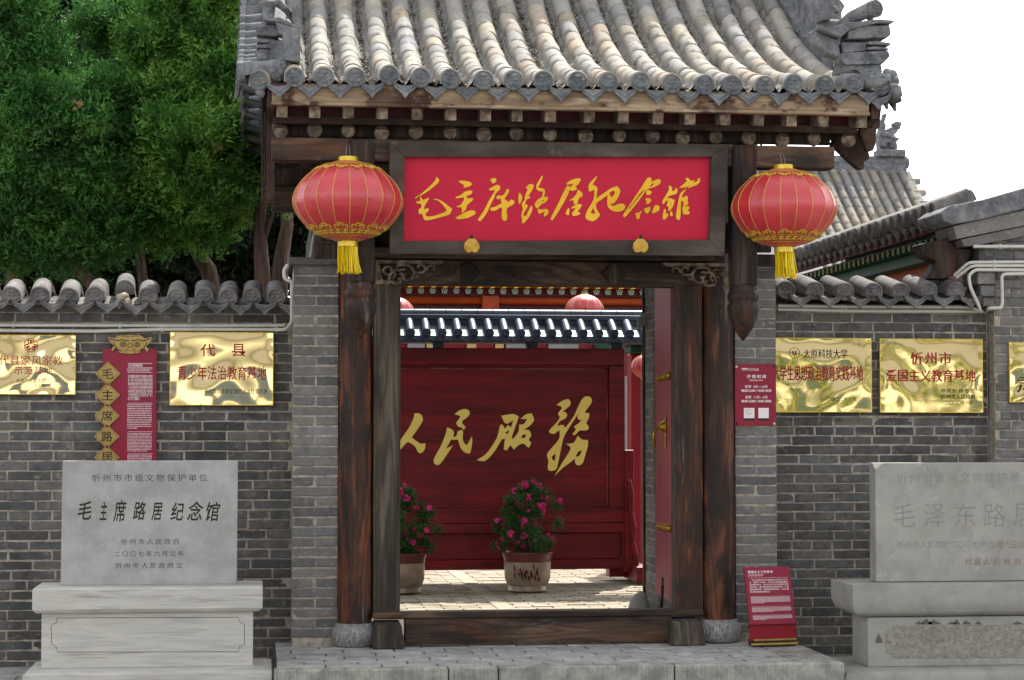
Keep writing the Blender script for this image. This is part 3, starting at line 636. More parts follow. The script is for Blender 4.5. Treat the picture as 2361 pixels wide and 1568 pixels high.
# --- roof
Y0, Z0 = 13.40, PZ(185, 13.40, 1180); YR = 15.9
dzx = -.0  # the eave is level; perspective gives its slope
prof = lambda t: .17*t+.123*t*t
slope = lambda t: math.atan(.17+.246*t)
dpx = [679, 748, 819, 898, 970, 1039, 1115, 1184, 1253, 1332, 1403, 1478, 1549, 1624, 1690, 1763, 1830, 1901, 1969]
dpy = [178, 178, 178, 174, 180, 183, 185, 186, 187, 188, 190, 190, 193, 196, 197, 197, 194, 196, 193]
rx = [PX(p, Y0, 190) for p in dpx]; rz_ = [PZ(q, Y0, p) for p, q in zip(dpx, dpy)]
roof = MB()
xl, xr = PX(597, Y0, 190), PX(2035, Y0, 190)
nt = 26; TR = YR-Y0
v = []; f = []; nxx = 90
for side in (1, -1):
    k0 = len(v)
    for i in range(nt+1):
        t = TR*i/nt
        for j in range(nxx+1):
            x = xl+(xr-xl)*j/nxx; yy = Y0+.05+t if side == 1 else 2*YR-(Y0+.05+t)+.02
            v.append((x, yy, Z0-.045+prof(t)+.008*nz((x*3, yy*3, 1))))
    f += [(k0+i*(nxx+1)+j, k0+i*(nxx+1)+j+1, k0+(i+1)*(nxx+1)+j+1, k0+(i+1)*(nxx+1)+j) for i in range(nt) for j in range(nxx)]
rf = MB().add(v, f).build('tiled_roof', M_['bed'], gh, smooth=True)
# underside boarding
v = []; 
for i in range(9):
    t = TR*i/8
    for x in (xl+.02, xr-.02): v.append((x, Y0+.12+t*.95, Z0-.13+prof(t)))
for i in range(9):
    t = TR*(8-i)/8
    for x in (xl+.02, xr-.02): v.append((x, 2*YR-(Y0+.12+t*.95), Z0-.13+prof(t)))
MB().add(v, [(2*i, 2*i+1, 2*i+3, 2*i+2) for i in range(17)]).build('roof_boarding', M_['oldwood'], gh)
# cover tiles laid along the curve
ts = [0]; 
while ts[-1] < TR-.1: ts.append(ts[-1]+.205*math.cos(slope(ts[-1])))
for i, x in enumerate(rx):
    r = random.Random(100+i); off = r.uniform(-.02, .04); zc = rz_[i]-Z0
    for j, t in enumerate(ts):
        t_ = t+(off if j else 0); k = math.exp(-t_*3)
        m = tilt(x+r.uniform(-.005, .005), Y0+t_, Z0+prof(t_)+zc*k+.004+r.uniform(-.004, .004), slope(t_+.1), r.uniform(-.03, .03))
        inst('cover_tile', r.choice(CT_L), rf, m)
        if j == 0: inst('end_disc', r.choice(DI_L), rf, tilt(x, Y0-.004, Z0+zc, R(4), r.uniform(-.05, .05)) @ Matrix.Rotation(r.uniform(-.12, .12), 4, 'Y'))
vx = [(rx[i]+rx[i+1])/2 for i in range(18)]; vx = [rx[0]-.10-.0]+vx+[rx[-1]+.10]
for i, x in enumerate(vx):
    r = random.Random(300+i); zc = (rz_[max(0, min(18, i))]+rz_[max(0, min(18, i-1))])/2-Z0
    inst('drip_tile', r.choice(DR_L), rf, tilt(x, Y0+.012+r.uniform(-.008, .008), Z0+zc-.026, R(3)+r.uniform(-.06, .06), r.uniform(-.08, .08)))
# mortar haunches beside each row of cover tiles
hm = MB()
for i, x in enumerate(rx):
    for s in (-1, 1):
        v = []; n = 34
        for q in range(n+1):
            t = TR*q/n; a = slope(t)
            for w, h in ((.048, .03), (.078+.018*nz((x*9+s, t*5, 3))+.012*nz((x*9, t*22, 7)), -.018+.01*nz((x*5, t*17, 2))), (.105, -.05)):
                v.append((x+s*w, Y0+.02+t, Z0+prof(t)+h))
        hm.add(v, [(3*q+c, 3*q+c+1, 3*q+c+4, 3*q+c+3) for q in range(n) for c in range(2)])
hm.build('mortar_haunch', M_['bed'], rf, smooth=False)
# flakes and grit lying in the troughs
fv = []; ff = []
for i in range(17000):
    vi = rng.integers(0, len(vx)); t = rng.uniform(.02, TR*.95); s = rng.normal()*.030
    x = vx[vi]+max(-.065, min(.065, s)); z = Z0-.034+prof(t)+.010*(abs(s)/.04)**2*1.2; q = rng.uniform(.005, .019)
    c = Vector((x, Y0+.04+t, z+rng.uniform(0, .012)))
    m = Matrix.Rotation(rng.uniform(0, 6.28), 3, 'Z') @ Matrix.Rotation(rng.uniform(-1.1, .9), 3, 'X') @ Matrix.Rotation(rng.uniform(-.7, .7), 3, 'Y')
    k = len(fv); fv += [tuple(c+m @ Vector(p)) for p in ((-q, -q*.5, 0), (q*.7, -q*.7, q*.2), (q, q*.4, 0), (-q*.4, q*.6, q*.25))]; ff.append((k, k+1, k+2, k+3))
fl = MB(); fl.v = fv; fl.f = ff; o = fl.build('debris', M_['flake'], rf); o['kind'] = 'stuff'
# --- verge tiles at both gables, laid sideways, front and back slope
CTV = [cover_mesh(.26, .058, i+70, M_['disc']) for i in range(2)]
nverge = 0
for sgn, xg in ((-1, PX(628, 13.6, 100)), (1, PX(2000, 13.6, 100))):
    for side in (1, -1):
        t = .16
        while t < TR-.05:
            yy = Y0+t if side == 1 else 2*YR-(Y0+t); z = Z0+prof(t)+.035
            vo = .20 if sgn < 0 else .165
            m = Matrix.Translation((xg+sgn*(vo+.01), yy, z-.02)) @ Matrix.Rotation(sgn*R(90), 4, 'Z') @ Matrix.Rotation(R(8), 4, 'X')
            inst('verge_tile', CTV[nverge % 2], rf, m); inst('verge_disc', DI_L[nverge % 4], rf, m)
            m2 = Matrix.Translation((xg+sgn*vo, yy+.085, z-.075)) @ Matrix.Rotation(sgn*R(90), 4, 'Z') @ Matrix.Rotation(R(-14), 4, 'X')
            inst('verge_drip', DR_L[nverge % 3], rf, m2); nverge += 1; t += .185*math.cos(slope(t))
    for side in (1, -1):   # the corner tile
        pass
for px, s in ((597, -1), (2035, 1)):
    x = PX(px, Y0, 185); m = tilt(x, Y0+.02, PZ(184 if s < 0 else 196, Y0, px), R(6), s*R(14))
    inst('cover_tile', CT_L[0], rf, m); inst('end_disc', DI_L[1], rf, m)
inst('drip_tile', DR_L[0], rf, tilt(PX(2028, Y0, 230), Y0+.02, PZ(214, Y0, 2028), 0, -R(18)))
o = MB().blob((xr+.10, Y0+.06, Z0-.02), (.05, .09, .06), amp=.4).blob((xr-.04, Y0+.09, Z0+.05), (.12, .12, .07), amp=.4).build('corner_mortar', M_['ridge'], rf, smooth=True)
o = MB().blob((xl+.09, Y0+.17, Z0+.02), (.09, .12, .07), amp=.4).blob((xl+.01, Y0+.05, Z0-.085), (.03, .03, .05), amp=.5).build('corner_mortar', M_['ridge'], rf, smooth=True)
# --- descending ridges with their beasts
def ridge_run(xc, t0, t1, w, h, name, mt='ridge', lump=.012, dz=0):
    v = []; n = 26
    for q in range(n+1):
        t = t0+(t1-t0)*q/n
        for s_, h_ in ((-1, -.05), (-1, .35), (-.8, .75), (-1.1, .86), (-.5, 1), (.5, 1), (1.1, .86), (.8, .75), (1, .35), (1, -.05)):
            d = lump*nz((xc*3+s_, t*7, h_*4), 1.5); v.append((xc+s_*w/2+d, Y0+t+d, Z0+dz+prof(t)+h_*h+d))
    m = 10; f = [(q*m+k, q*m+k+1, (q+1)*m+k+1, (q+1)*m+k) for q in range(n) for k in range(m-1)]+[tuple(range(m)), tuple(n*m+k for k in range(m))]
    return MB().add(v, f).build(name, M_[mt], rf)
xcl, xcr = PX(640, 13.7, 100), PX(1993, 13.7, 100)
ridge_run(xcl, .22, TR, .11, .22, 'side_ridge'); ridge_run(xcr-.02, .10, TR, .17, .13, 'side_ridge'); ridge_run(xcr, .50, TR, .10, .30, 'side_ridge', dz=.02)
ridge_run(xcr-.0, 1.0, TR, .12, .42, 'side_ridge', dz=.1, lump=.03)
def beast(px, top, s):
    """stacked plates and a snout-like tube jutting over the corner"""
    Yb = 13.72; F = lambda x, y, Y=Yb: P(x, y, Y)
    def plate(pts, d0, d1, nm='ridge_plate'):
        Fr = frame((0, Yb, 0)); poly = [(P(x, y, Yb).x, P(x, y, Yb).z) for x, y in pts]
        MB().prism(poly, Fr, -d1, -d0).build(nm, M_['ridge'], rf, bevel=.007)
    z = lambda p: p
    if s > 0:   # right corner, coordinates measured on the photograph
        c = lambda x, y: ((2330+x/2.9035)/1.3621, (y/2.9035)/1.3621)
        MB().tube([P(*c(900, 240), Yb+.10), P(*c(1000, 160), Yb+.03), P(*c(1210, 70), Yb-.10)], [.040, .046, .058], 14).build('beast_snout', M_['ridge'], rf, smooth=True, auto=True)
        inst('end_disc', DI_L[2], rf, Matrix.Translation(P(*c(1222, 78), Yb-.115)) @ Matrix.Rotation(R(28), 4, 'Z') @ Matrix.Diagonal((.95, 1, .95, 1)).to_4x4())
        MB().tube([P(*c(1120, 110), Yb-.02), P(*c(1165, 160), Yb), P(*c(1180, 205), Yb+.02)], [.018, .024, .02], 8).build('beast_tongue', M_['ridge'], rf, smooth=True)
        plate([c(*q) for q in ((660, 260), (740, 290), (900, 240), (1190, 205), (1355, 215), (1330, 240), (1190, 240), (940, 300), (860, 370), (760, 330), (650, 290))], -.12, .13)
        plate([c(*q) for q in ((935, 265), (1310, 255), (1322, 340), (1290, 365), (1100, 372), (930, 380))], -.10, .10)
        plate([c(*q) for q in ((650, 290), (860, 380), (890, 545), (760, 500), (655, 400))], -.05, .08)
        plate([c(*q) for q in ((1110, 405), (1190, 395), (1320, 415), (1320, 435), (1120, 430))], -.10, .11)
        plate([c(*q) for q in ((1100, 455), (1180, 445), (1305, 462), (1300, 480), (1110, 478))], -.10, .12)
        plate([c(*q) for q in ((890, 400), (1110, 405), (1110, 480), (900, 500))], -.07, .06)
        plate([c(*q) for q in ((870, 510), (1290, 490), (1305, 540), (1240, 610), (900, 620), (860, 580))], -.12, .10)
        plate([c(*q) for q in ((850, 610), (1230, 605), (1240, 660), (1150, 700), (830, 700))], -.10, .05)
        plate([c(*q) for q in ((700, -40), (855, -40), (845, 150), (800, 175), (720, 190), (690, 90))], .0, .14)
        MB().tube([P(*c(730, 250), Yb+.2), P(*c(890, 260), Yb+.12)], .06, 12).build('ridge_tile', M_['tile'], rf, smooth=True, auto=True)
        for q in range(6): MB().blob(P(*c(760+q*18, -10+q*22), Yb+.02), (.03, .03, .02), amp=.5).build('ridge_carving', M_['ridge'], rf, smooth=True)
    else:
        c = lambda x, y: ((720+x/2.45)/1.3621, (y/2.45)/1.3621)
        MB().tube([P(*c(520, 190), Yb+.06), P(*c(440, 80), Yb), P(*c(360, 10), Yb-.06)], [.020, .022, .03], 8).build('beast_snout', M_['ridge'], rf, smooth=True)
        MB().lathe([(.03, -.10), (.036, -.02), (.062, 0), (.066, .016), (.058, .02)], P(*c(300, 42), Yb-.06), 24).build('beast_cup', M_['ridge'], rf, smooth=True, auto=True)
        plate([c(*q) for q in ((290, 60), (355, 50), (345, 160), (275, 155))], -.03, .04)
        plate([c(*q) for q in ((270, 165), (380, 155), (545, 225), (540, 245), (370, 190), (290, 180))], -.1, .12)
        plate([c(*q) for q in ((200, 205), (345, 195), (400, 250), (370, 285), (210, 272))], -.02, .12)
        plate([c(*q) for q in ((355, 190), (545, 245), (545, 500), (400, 480), (410, 290), (380, 280))], -.1, .05)
        plate([c(*q) for q in ((210, 312), (340, 306), (400, 335), (390, 345), (215, 328))], -.02, .11)
        plate([c(*q) for q in ((205, 350), (330, 338), (400, 365), (380, 380), (210, 372))], -.02, .11)
        plate([c(*q) for q in ((195, 400), (240, 390), (420, 390), (415, 450), (370, 475), (240, 470))], -.05, .10)
        plate([c(*q) for q in ((390, 470), (480, 480), (430, 640), (350, 660), (370, 580))], -.06, .04)
        plate([c(*q) for q in ((485, -30), (545, -30), (545, 235), (510, 215), (480, 180))], -.1, .02)
beast(0, 0, 1); beast(0, 0, -1)
box('main_ridge', M_['ridge'], rf, xl, xr, YR-.1, YR+.1, Z0+prof(TR)-.05, Z0+prof(TR)+.4, .02)
# --- eave boards and rafters
YF = 13.43
fz = lambda px: (PZ(236+ (px-625)*.0203, YF, px), )
xf0, xf1 = PX(627, YF, 240), PX(2004, YF, 265)
zF1 = PZ(205, YF, 1180)-.0; zF0 = PZ(243, YF, 1180)
box('fascia_board', M_['fascia'], gh, xf0, xf1, YF, YF+.04, zF0, zF1+.01, .004)
box('eave_batten', M_['fascia'], gh, xf0-.004, xf1+.004, YF-.012, YF+.05, PZ(251, YF-.01, 1180), zF0-.001, .004)
npx = [647, 725.5, 802.8, 880, 959, 1038, 1116, 1191, 1268, 1351, 1428, 1505, 1574, 1651, 1727, 1804, 1877, 1956]
sqx = [650, 726, 803, 884, 964, 1039, 1121, 1191, 1270, 1287, 1366, 1450, 1528, 1601, 1680, 1752, 1826, 1899, 1990]
sqx = [650, 726, 804, 882, 963, 1040, 1120, 1193, 1270, 1360, 1438, 1518, 1592, 1673, 1750, 1826, 1900, 1988]
YQ = 13.47
for px in sqx:
    x = PX(px, YQ, 265); z1 = PZ(251.5, YQ, 1180)
    a = R(9); F = Matrix.Translation((x, YQ, z1)) @ Matrix.Rotation(a, 4, 'X') @ Matrix.Rotation(random.uniform(-.03, .03), 4, 'Z')
    MB().box(-.036, .036, 0, .9, -.082, -.004, F).build('flying_rafter', M_['rafter'], gh, bevel=.005)
YB = 13.66
box('rafter_batten', M_['raftside'], gh, xf0+.01, xf1-.01, YB, YB+.05, PZ(293, YB, 1180), PZ(276, YB, 1180), .005)
box('soffit_board', M_['maroon'], gh, xf0+.02, xf1-.02, YB+.03, YB+.06, PZ(277, YB, 1180), PZ(240, YB, 1180)+.03, .0)
YD = 13.70
for i, px in enumerate(npx):
    x = PX(px, YD, 315); z = PZ(311+(-2 if i % 3 else 2), YD, 1180); r = .052+.003*math.sin(i*2.3)
    a = R(15); d = Vector((random.uniform(-.03, .03), math.cos(a), math.sin(a)))
    pts = [Vector((x, YD, z))+d*q for q in (0, .004, .6, 1.6)]
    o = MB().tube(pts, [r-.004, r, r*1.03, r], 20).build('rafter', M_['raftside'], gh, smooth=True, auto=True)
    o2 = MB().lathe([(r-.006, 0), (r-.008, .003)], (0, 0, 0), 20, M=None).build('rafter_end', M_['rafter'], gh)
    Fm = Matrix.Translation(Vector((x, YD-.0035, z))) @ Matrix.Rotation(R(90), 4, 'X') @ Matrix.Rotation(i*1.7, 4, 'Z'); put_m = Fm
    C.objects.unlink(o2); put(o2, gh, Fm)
    cr = MB()
    for q in range(3 if i % 2 else 1):
        ang = i*2.1+q*2.3; e = Vector((math.cos(ang), 0, math.sin(ang)))*r*.86; p = Vector((-e.z, 0, e.x)).normalized()*.003
        c0 = Vector((x, YD-.0078, z)); cr.add([c0+p*.5, c0+e+p, c0+e-p], [(0, 1, 2)])
    cr.build('end_crack', M_['darkline'], gh)
# gable barge boards
for sgn, xg in ((-1, xv0), (1, xv1)):
    v = []; n = 20
    for side in range(2*n+1):
        q = side/n; t = TR*min(q, 2-q); yy = Y0+.06+TR*q*.985
        for x in (xg-.02, xg+.03):
            for h in (-.06, -.30): v.append((x, yy, Z0+prof(t)+h+(.10*(1-min(1, t/.3)) if h < -.1 else 0)))
    f = []
    for i in range(2*n):
        k = 4*i; f += [(k, k+1, k+5, k+4), (k+2, k+6, k+7, k+3), (k+1, k+3, k+7, k+5), (k, k+4, k+6, k+2)]
    MB().add(v, f+[(0, 2, 3, 1)]).build('barge_board', M_['raftside'], gh)
c_ = lambda x, y: ((2330+x/2.9035)/1.3621, (y/2.9035)/1.3621)
Fg_ = frame((0, 13.75, 0)); MB().prism([hit(*c_(*q), Fg_) for q in ((1172, 985), (1262, 975), (1250, 1080), (1248, 1165), (1215, 1185), (1208, 1320), (1185, 1380), (1130, 1385), (1060, 1215), (1062, 1175), (1168, 1172))], Fg_, -.04, .04).build('barge_end', M_['raftside'], gh, bevel=.01)
Fg_ = frame((0, 13.95, 0)); MB().prism([hit(*c_(*q), Fg_) for q in ((800, 1335), (870, 1380), (960, 1470), (1050, 1545), (1100, 1550), (1105, 1465), (1150, 1460), (1150, 1395), (1110, 1380), (1050, 1200), (860, 1190))], Fg_, -.04, .04).build('gable_bracket', M_['raftside'], gh, bevel=.01)
Fg_ = frame((0, 13.55, 0)); MB().prism([hit(*c_(*q), Fg_) for q in ((1325, 795), (1385, 790), (1420, 850), (1445, 930), (1430, 940), (1385, 880), (1330, 850))], Fg_, -.04, .05).build('verge_hook', M_['disc'], gh, bevel=.006)
MB().blob(P(*c_(1340, 710), 13.6), (.06, .06, .07), amp=.5).build('corner_knob', M_['ridge'], gh, smooth=True)
for i in range(3): box('gable_strip', M_['raftside'], gh, xv0-.055+i*.016, xv0-.045+i*.016, 14.0+i*.3, 14.2+i*.3, Z0-.75, Z0-.1, .002)
box('gable_post', M_['raftside'], gh, xv0-.02, xv0+.035, 14.0, 14.06, PZ(470, 14.0, 610), PZ(225, 14.0, 610), .004)
# --- passage walls behind the gate and the open door leaf
xw = PX(1487, 16.5, 1000)
pw = MB().box(xw+.005, xw+.4, 14.75, 16.5, PLAT-.05, 3.25).build('passage_wall', M_['mortar'], gh)
Mw = Matrix.Translation((xw, 0, 0)) @ Matrix.Rotation(-R(90), 4, 'Z')
# bricks turned to face -x: local x -> world y
Mw = Matrix(((0, 1, 0, xw), (1, 0, 0, 0), (0, 0, 1, 0), (0, 0, 0, 1)))
def in_panel(x, z): return 15.0 < x < 16.05 and PLAT+.95 < z < PLAT+2.2
brickwork(pw, 14.75, 16.49, PLAT, PLAT+PB*42, 0, 'l', rs=60, M=Mw, skip=in_panel)
z0p, z1p = PLAT+.93, PLAT+2.22
for a in ((14.97, 16.08, z0p, z0p+.05), (14.97, 16.08, z1p-.05, z1p), (14.97, 15.02, z0p+.051, z1p-.051), (16.03, 16.08, z0p+.051, z1p-.051)):
    box('panel_frame', M_['rafter'], pw, xw-.012, xw+.03, *a, .006)
box('carved_panel', M_['slab2'], pw, xw+.004, xw+.02, 15.03, 16.02, z0p+.06, z1p-.06, .004)
box('corner_post', M_['oldwood'], pw, xw-.012, xw+.03, 16.502, 16.56, PLAT, 2.9, .004)
MB().prism([(0, 0), (.10, .06), (.10, .16), (0, .10)], frame((xw-.07, 16.45, PLAT+2.28)), -.02, .02).build('corbel', M_['slab2'], pw, bevel=.01)
lp = MB().box(PX(860, YJ, 1000)-.42, PX(860, YJ, 1000)-.05, 14.75, 16.5, PLAT-.05, 3.1).build('passage_wall', M_['brick'], gh)
MB().blob((PX(1478, 15.9, 1385), 15.95, PLAT+.06), (.09, .12, .17), amp=.25, fr=1.5).build('guard_stone', M_['slab2'], gh, smooth=True)
# door leaf, opened inwards against the right wall
hx = PX(1551, 14.45, 1000); Ld = .93; far_ = Vector((PX(1522, 15.1, 1000), 15.1)); near = Vector((hx, 14.46))
dv = (far_-near).normalized(); Fd = frame((near.x, near.y, 0), (dv.x, dv.y, 0))   # u along leaf, w towards opening
if Fd.col[2].x > 0: Fd = frame((near.x, near.y, 0), (-dv.x, -dv.y, 0)); su = -1
else: su = 1
def dbox(name, m, u0, u1, z0, z1, w0, w1, par, bev=.003):
    return MB().box(min(su*u0, su*u1), max(su*u0, su*u1), z0, z1, w0, w1, Fd).build(name, m, par, bevel=bev)
dl = dbox('door_leaf', M_['doorred'], 0, Ld, PLAT+.26, zlt+.12, -.05, 0, gh)
dbox('leaf_edge', M_['redpaint'], -.03, -.001, PLAT+.26, zlt+.12, -.052, .003, dl)
for z in (PZ(866, 14.6, 1540), PZ(1218, 14.6, 1540)):
    for k in range(5):
        c0 = Fd @ Vector((su*(.10+k*.125), z-k*.002, .0)); ax = Fd.col[2].to_3d()
        mb = MB(); vs_ = []
        q = ax.to_track_quat('Z', 'Y').to_matrix()
        mb.lathe([(.026, 0), (.030, .010), (.026, .024), (.010, .034)], c0, 14, M=q); mb.build('door_stud', M_['oldbrass'], dl, smooth=True)
zk = PZ(985, 14.8, 1520); c0 = Fd @ Vector((su*.34, zk, 0))
q = Fd.col[2].to_3d().to_track_quat('Z', 'Y').to_matrix()
MB().lathe([(.055, 0), (.053, .010), (.038, .024), (.033, .04), (.015, .058)], c0, 20, M=q).build('knocker_boss', M_['oldbrass'], dl, smooth=True)
dbox('lock_plate', M_['oldbrass'], .30, .34, zk-.16, zk+.09, .002, .012, dl)
MB().tube([c0+Vector((-.07, -.01, 0)), c0+Vector((-.09, -.01, -.05)), c0+Vector((-.085, -.01, -.15))], .010, 8).build('knocker_ring', M_['oldbrass'], dl, smooth=True)
MB().tube([Fd @ Vector((su*.24, PLAT+.19, .05)), Fd @ Vector((su*.24, PLAT+.37, .04))], .012, 8).tube([Fd @ Vector((su*.24+.025*math.cos(a), PLAT+.40+.025*math.sin(a), .04)) for a in [k*.6 for k in range(11)]], .006, 6).build('floor_bolt', M_['iron'], gh, smooth=True)
box('bolt_block', M_['screenred'], gh, PX(1500, 14.75, 1395), PX(1524, 14.75, 1395), 14.72, 14.82, PLAT, PLAT+.18, .006)
# ================================================================ NAME BOARD
yb = 13.60
F0 = frame(P(1286, 575, yb+.0))
lean = R(7)
FB = frame(P(1286, 592, yb), (1, 0.004, 0), (0, -math.sin(lean), math.cos(lean)))
nb_ = thing('name_board', 'red name board with gold brush calligraphy in a dark timber frame above the doorway', 'sign', P(1286, 592, yb))
h = lambda x, y: hit(x, y, FB)
def quad(name, m, pts, w0, w1, par, bev=.004):
    return MB().prism([h(*p) for p in pts], FB, w0, w1).build(name, m, par, bevel=bev)
I = [(932, 362), (1638, 362), (1634, 553), (930, 556)]
O = [(897, 326), (1677, 333), (1668, 590), (898, 585)]
quad('red_panel', M_['redpaint'], [(925, 352), (1648, 352), (1644, 562), (922, 564)], -.05, -.02, nb_, .001)
quad('frame_bar', M_['boardframe'], [O[0], O[1], I[1], I[0]], -.045, .03, nb_); quad('frame_bar', M_['boardframe'], [I[3], I[2], O[2], O[3]], -.045, .03, nb_)
quad('frame_bar', M_['boardframe'], [O[0], I[0], I[3], O[3]], -.045, .0295, nb_); quad('frame_bar', M_['boardframe'], [I[1], O[1], O[2], I[2]], -.045, .0295, nb_)
FB2 = FB @ Matrix.Translation((0, 0, -.02))
A = lambda pts: [hit((1290+x/5.133)/1.3621, (540+y/5.133)/1.3621, FB2) for x, y in pts]
B = lambda pts: [hit((1710+x/4.722)/1.3621, (540+y/4.722)/1.3621, FB2) for x, y in pts]
chars = [
 [A([(408,78),(440,100),(458,135),(445,170),(380,230),(300,295),(200,360),(100,408),(85,432),(68,425),(80,405),(150,365),(250,280),(340,195),(400,120)]),
  A([(158,395),(182,430),(200,452),(285,415),(292,435),(240,520),(212,580),(225,600),(275,583),(292,605),(275,640),(240,670),(240,695),(262,715),(330,715),(420,695),(500,665),(578,628),(560,590),(500,515),(430,460),(368,448),(372,435),(420,437),(500,470),(590,535),(665,595),(640,670),(600,695),(460,735),(330,770),(240,782),(210,760),(182,680),(140,678),(125,650),(130,600),(165,575),(165,510),(120,512),(85,495),(95,475),(150,470),(150,430),(148,400)])],
 [A([(765,145),(850,140),(930,155),(978,180),(975,215),(920,240),(852,258),(858,210),(800,180)]),
  A([(722,405),(800,375),(890,310),(990,302),(990,335),(960,365),(898,385),(915,435),(960,418),(1010,432),(990,465),(905,540),(900,580),(870,625),(820,668),(820,570),(745,570),(740,555),(800,530),(850,460),(858,410),(730,428)]),
  A([(718,740),(800,690),(930,628),(1020,622),(1048,650),(1030,685),(980,712),(920,740),(800,762),(760,765)])],
 [A([(1278,135),(1295,112),(1360,100),(1380,130),(1375,160),(1310,192),(1305,160)]),
  A([(1255,278),(1320,240),(1385,210),(1430,222),(1445,255),(1420,300),(1360,355),(1358,390),(1310,480),(1220,670),(1125,790),(1085,785),(1082,765),(1180,620),(1260,460),(1340,330),(1355,290),(1275,300)]),
  A([(1370,408),(1400,385),(1440,375),(1460,390),(1510,350),(1550,268),(1580,290),(1582,325),(1510,435),(1585,488),(1605,445),(1660,460),(1672,495),(1640,530),(1550,590),(1545,640),(1555,720),(1540,780),(1510,788),(1470,760),(1465,680),(1470,600),(1445,570),(1370,620),(1300,628),(1282,605),(1300,575),(1360,562),(1470,500),(1452,470),(1455,425),(1405,445),(1390,430)])],
 [A([(1742,332),(1770,350),(1795,400),(1785,460),(1755,518),(1738,500),(1735,400)]),
  A([(1855,255),(1890,210),(1940,195),(1985,215),(1965,280),(1895,380),(1920,400),(1915,425),(1870,440),(1840,520),(1885,530),(1885,555),(1810,690),(1850,715),(1880,660),(1935,545),(1958,560),(1950,640),(1910,720),(1820,832),(1785,815),(1795,770),(1780,700),(1805,590),(1785,520),(1840,440),(1835,405),(1885,275),(1855,265)]),
  A([(2115,55),(2128,75),(2100,150),(2052,255),(2140,270),(2165,320),(2145,400),(2200,400),(2215,425),(2180,480),(2108,522),(2080,545),(2040,592),(2000,545),(2005,500),(2060,435),(2110,405),(2125,320),(2060,305),(2022,265),(2030,200),(2070,130)]),
  A([(2035,505),(2065,485),(2055,510)]), A([(2130,440),(2145,460),(2110,500)]),
  A([(2055,590),(2085,605),(2190,598),(2215,620),(2212,670),(2160,722),(2140,705),(2160,640),(2070,678),(2055,655),(2048,610)])],
 [B([(315,180),(360,140),(460,98),(530,95),(535,125),(500,180),(450,225),(480,235),(475,260),(410,282),(370,262),(350,330),(270,480),(120,715),(90,710),(95,680),(210,450),(330,210),(365,210),(375,230),(430,178),(330,188)]),
  B([(355,430),(420,385),(470,330),(490,270),(520,275),(568,330),(560,355),(510,395),(480,470),(430,480),(428,420)]),
  B([(395,530),(480,475),(540,480),(558,495),(490,590),(530,605),(520,630),(440,655),(405,635),(410,605),(465,540),(400,542)]),
  B([(352,535),(370,545),(362,640),(335,640),(312,610)])],
 [B([(770,62),(778,75),(710,188),(760,210),(785,250),(768,388),(850,335),(980,245),(1075,208),(1122,270),(1095,370),(1040,450),(990,475),(965,455),(985,490),(1020,505),(1110,472),(1175,480),(1195,510),(1175,560),(1110,588),(1030,585),(960,545),(932,500),(930,345),(850,405),(765,470),(765,520),(785,575),(818,625),(810,660),(730,728),(660,720),(615,690),(608,650),(625,590),(710,440),(735,350),(740,265),(665,292),(655,280),(658,185)]),
  B([(720,535),(750,610),(740,622),(682,605)]), B([(955,318),(1010,280),(1040,285),(1035,330),(985,380),(972,340)])],
 [B([(1525,90),(1555,82),(1585,100),(1582,150),(1640,118),(1700,108),(1724,135),(1700,185),(1620,225),(1550,248),(1520,262),(1500,280),(1380,450),(1240,620),(1185,675),(1162,655),(1180,610),(1300,430),(1440,220)]),
  B([(1490,262),(1420,310),(1330,440),(1240,550),(1250,552),(1350,430),(1440,320)]), B([(1552,232),(1585,185),(1625,165),(1600,205)]),
  B([(1510,270),(1560,275),(1595,300),(1560,340),(1520,342),(1505,310)]), B([(1495,390),(1560,390),(1585,420),(1550,465),(1495,482),(1515,440),(1492,410)]),
  B([(1472,545),(1570,515),(1560,580),(1525,620),(1490,600)]), B([(1590,605),(1640,498),(1690,500),(1708,530),(1690,575),(1600,618)]),
  B([(1350,605),(1400,600),(1432,578),(1442,590),(1415,630),(1412,680),(1380,706),(1360,680)])],
 [B([(1835,208),(1870,208),(1892,240),(1885,285),(1930,270),(1945,228),(1970,265),(1965,310),(1940,330),(1840,360),(1825,395),(1880,390),(1895,408),(1912,405),(1928,430),(1900,520),(1850,578),(1828,570),(1840,530),(1800,490),(1825,460),(1815,415),(1765,478),(1742,470),(1745,430),(1840,270)]),
  B([(1860,480),(1885,455),(1875,480)]), B([(1775,540),(1795,560),(1800,620),(1838,622),(1820,665),(1775,712),(1752,690),(1760,600)]),
  B([(1870,580),(1890,590),(1900,650),(1880,660),(1860,640)]), B([(2000,228),(2070,170),(2115,130),(2090,110),(2095,88),(2130,92),(2170,128),(2235,120),(2170,190),(2100,225),(2010,238)]),
  B([(2125,235),(2190,170),(2270,130),(2270,98),(2300,95),(2308,130),(2270,185),(2190,218),(2140,240)]),
  B([(2118,242),(2050,330),(2035,385),(2105,352),(2125,375),(2122,430),(2130,470),(2065,520),(2105,505),(2145,512),(2145,545),(2120,565),(2150,595),(2140,632),(2060,630),(2040,545),(2060,480),(2055,435),(2022,435),(2020,560),(2008,700),(1985,718),(1950,680),(1960,560),(1985,420),(2020,310)])]]
for c_ in chars:
    outlines(c_, FB2, M_['outline'], nb_, 'character_edge', .0004, .0006, offset=.0016); outlines(c_, FB2, M_['goldpaint'], nb_, 'character', .001, .002)
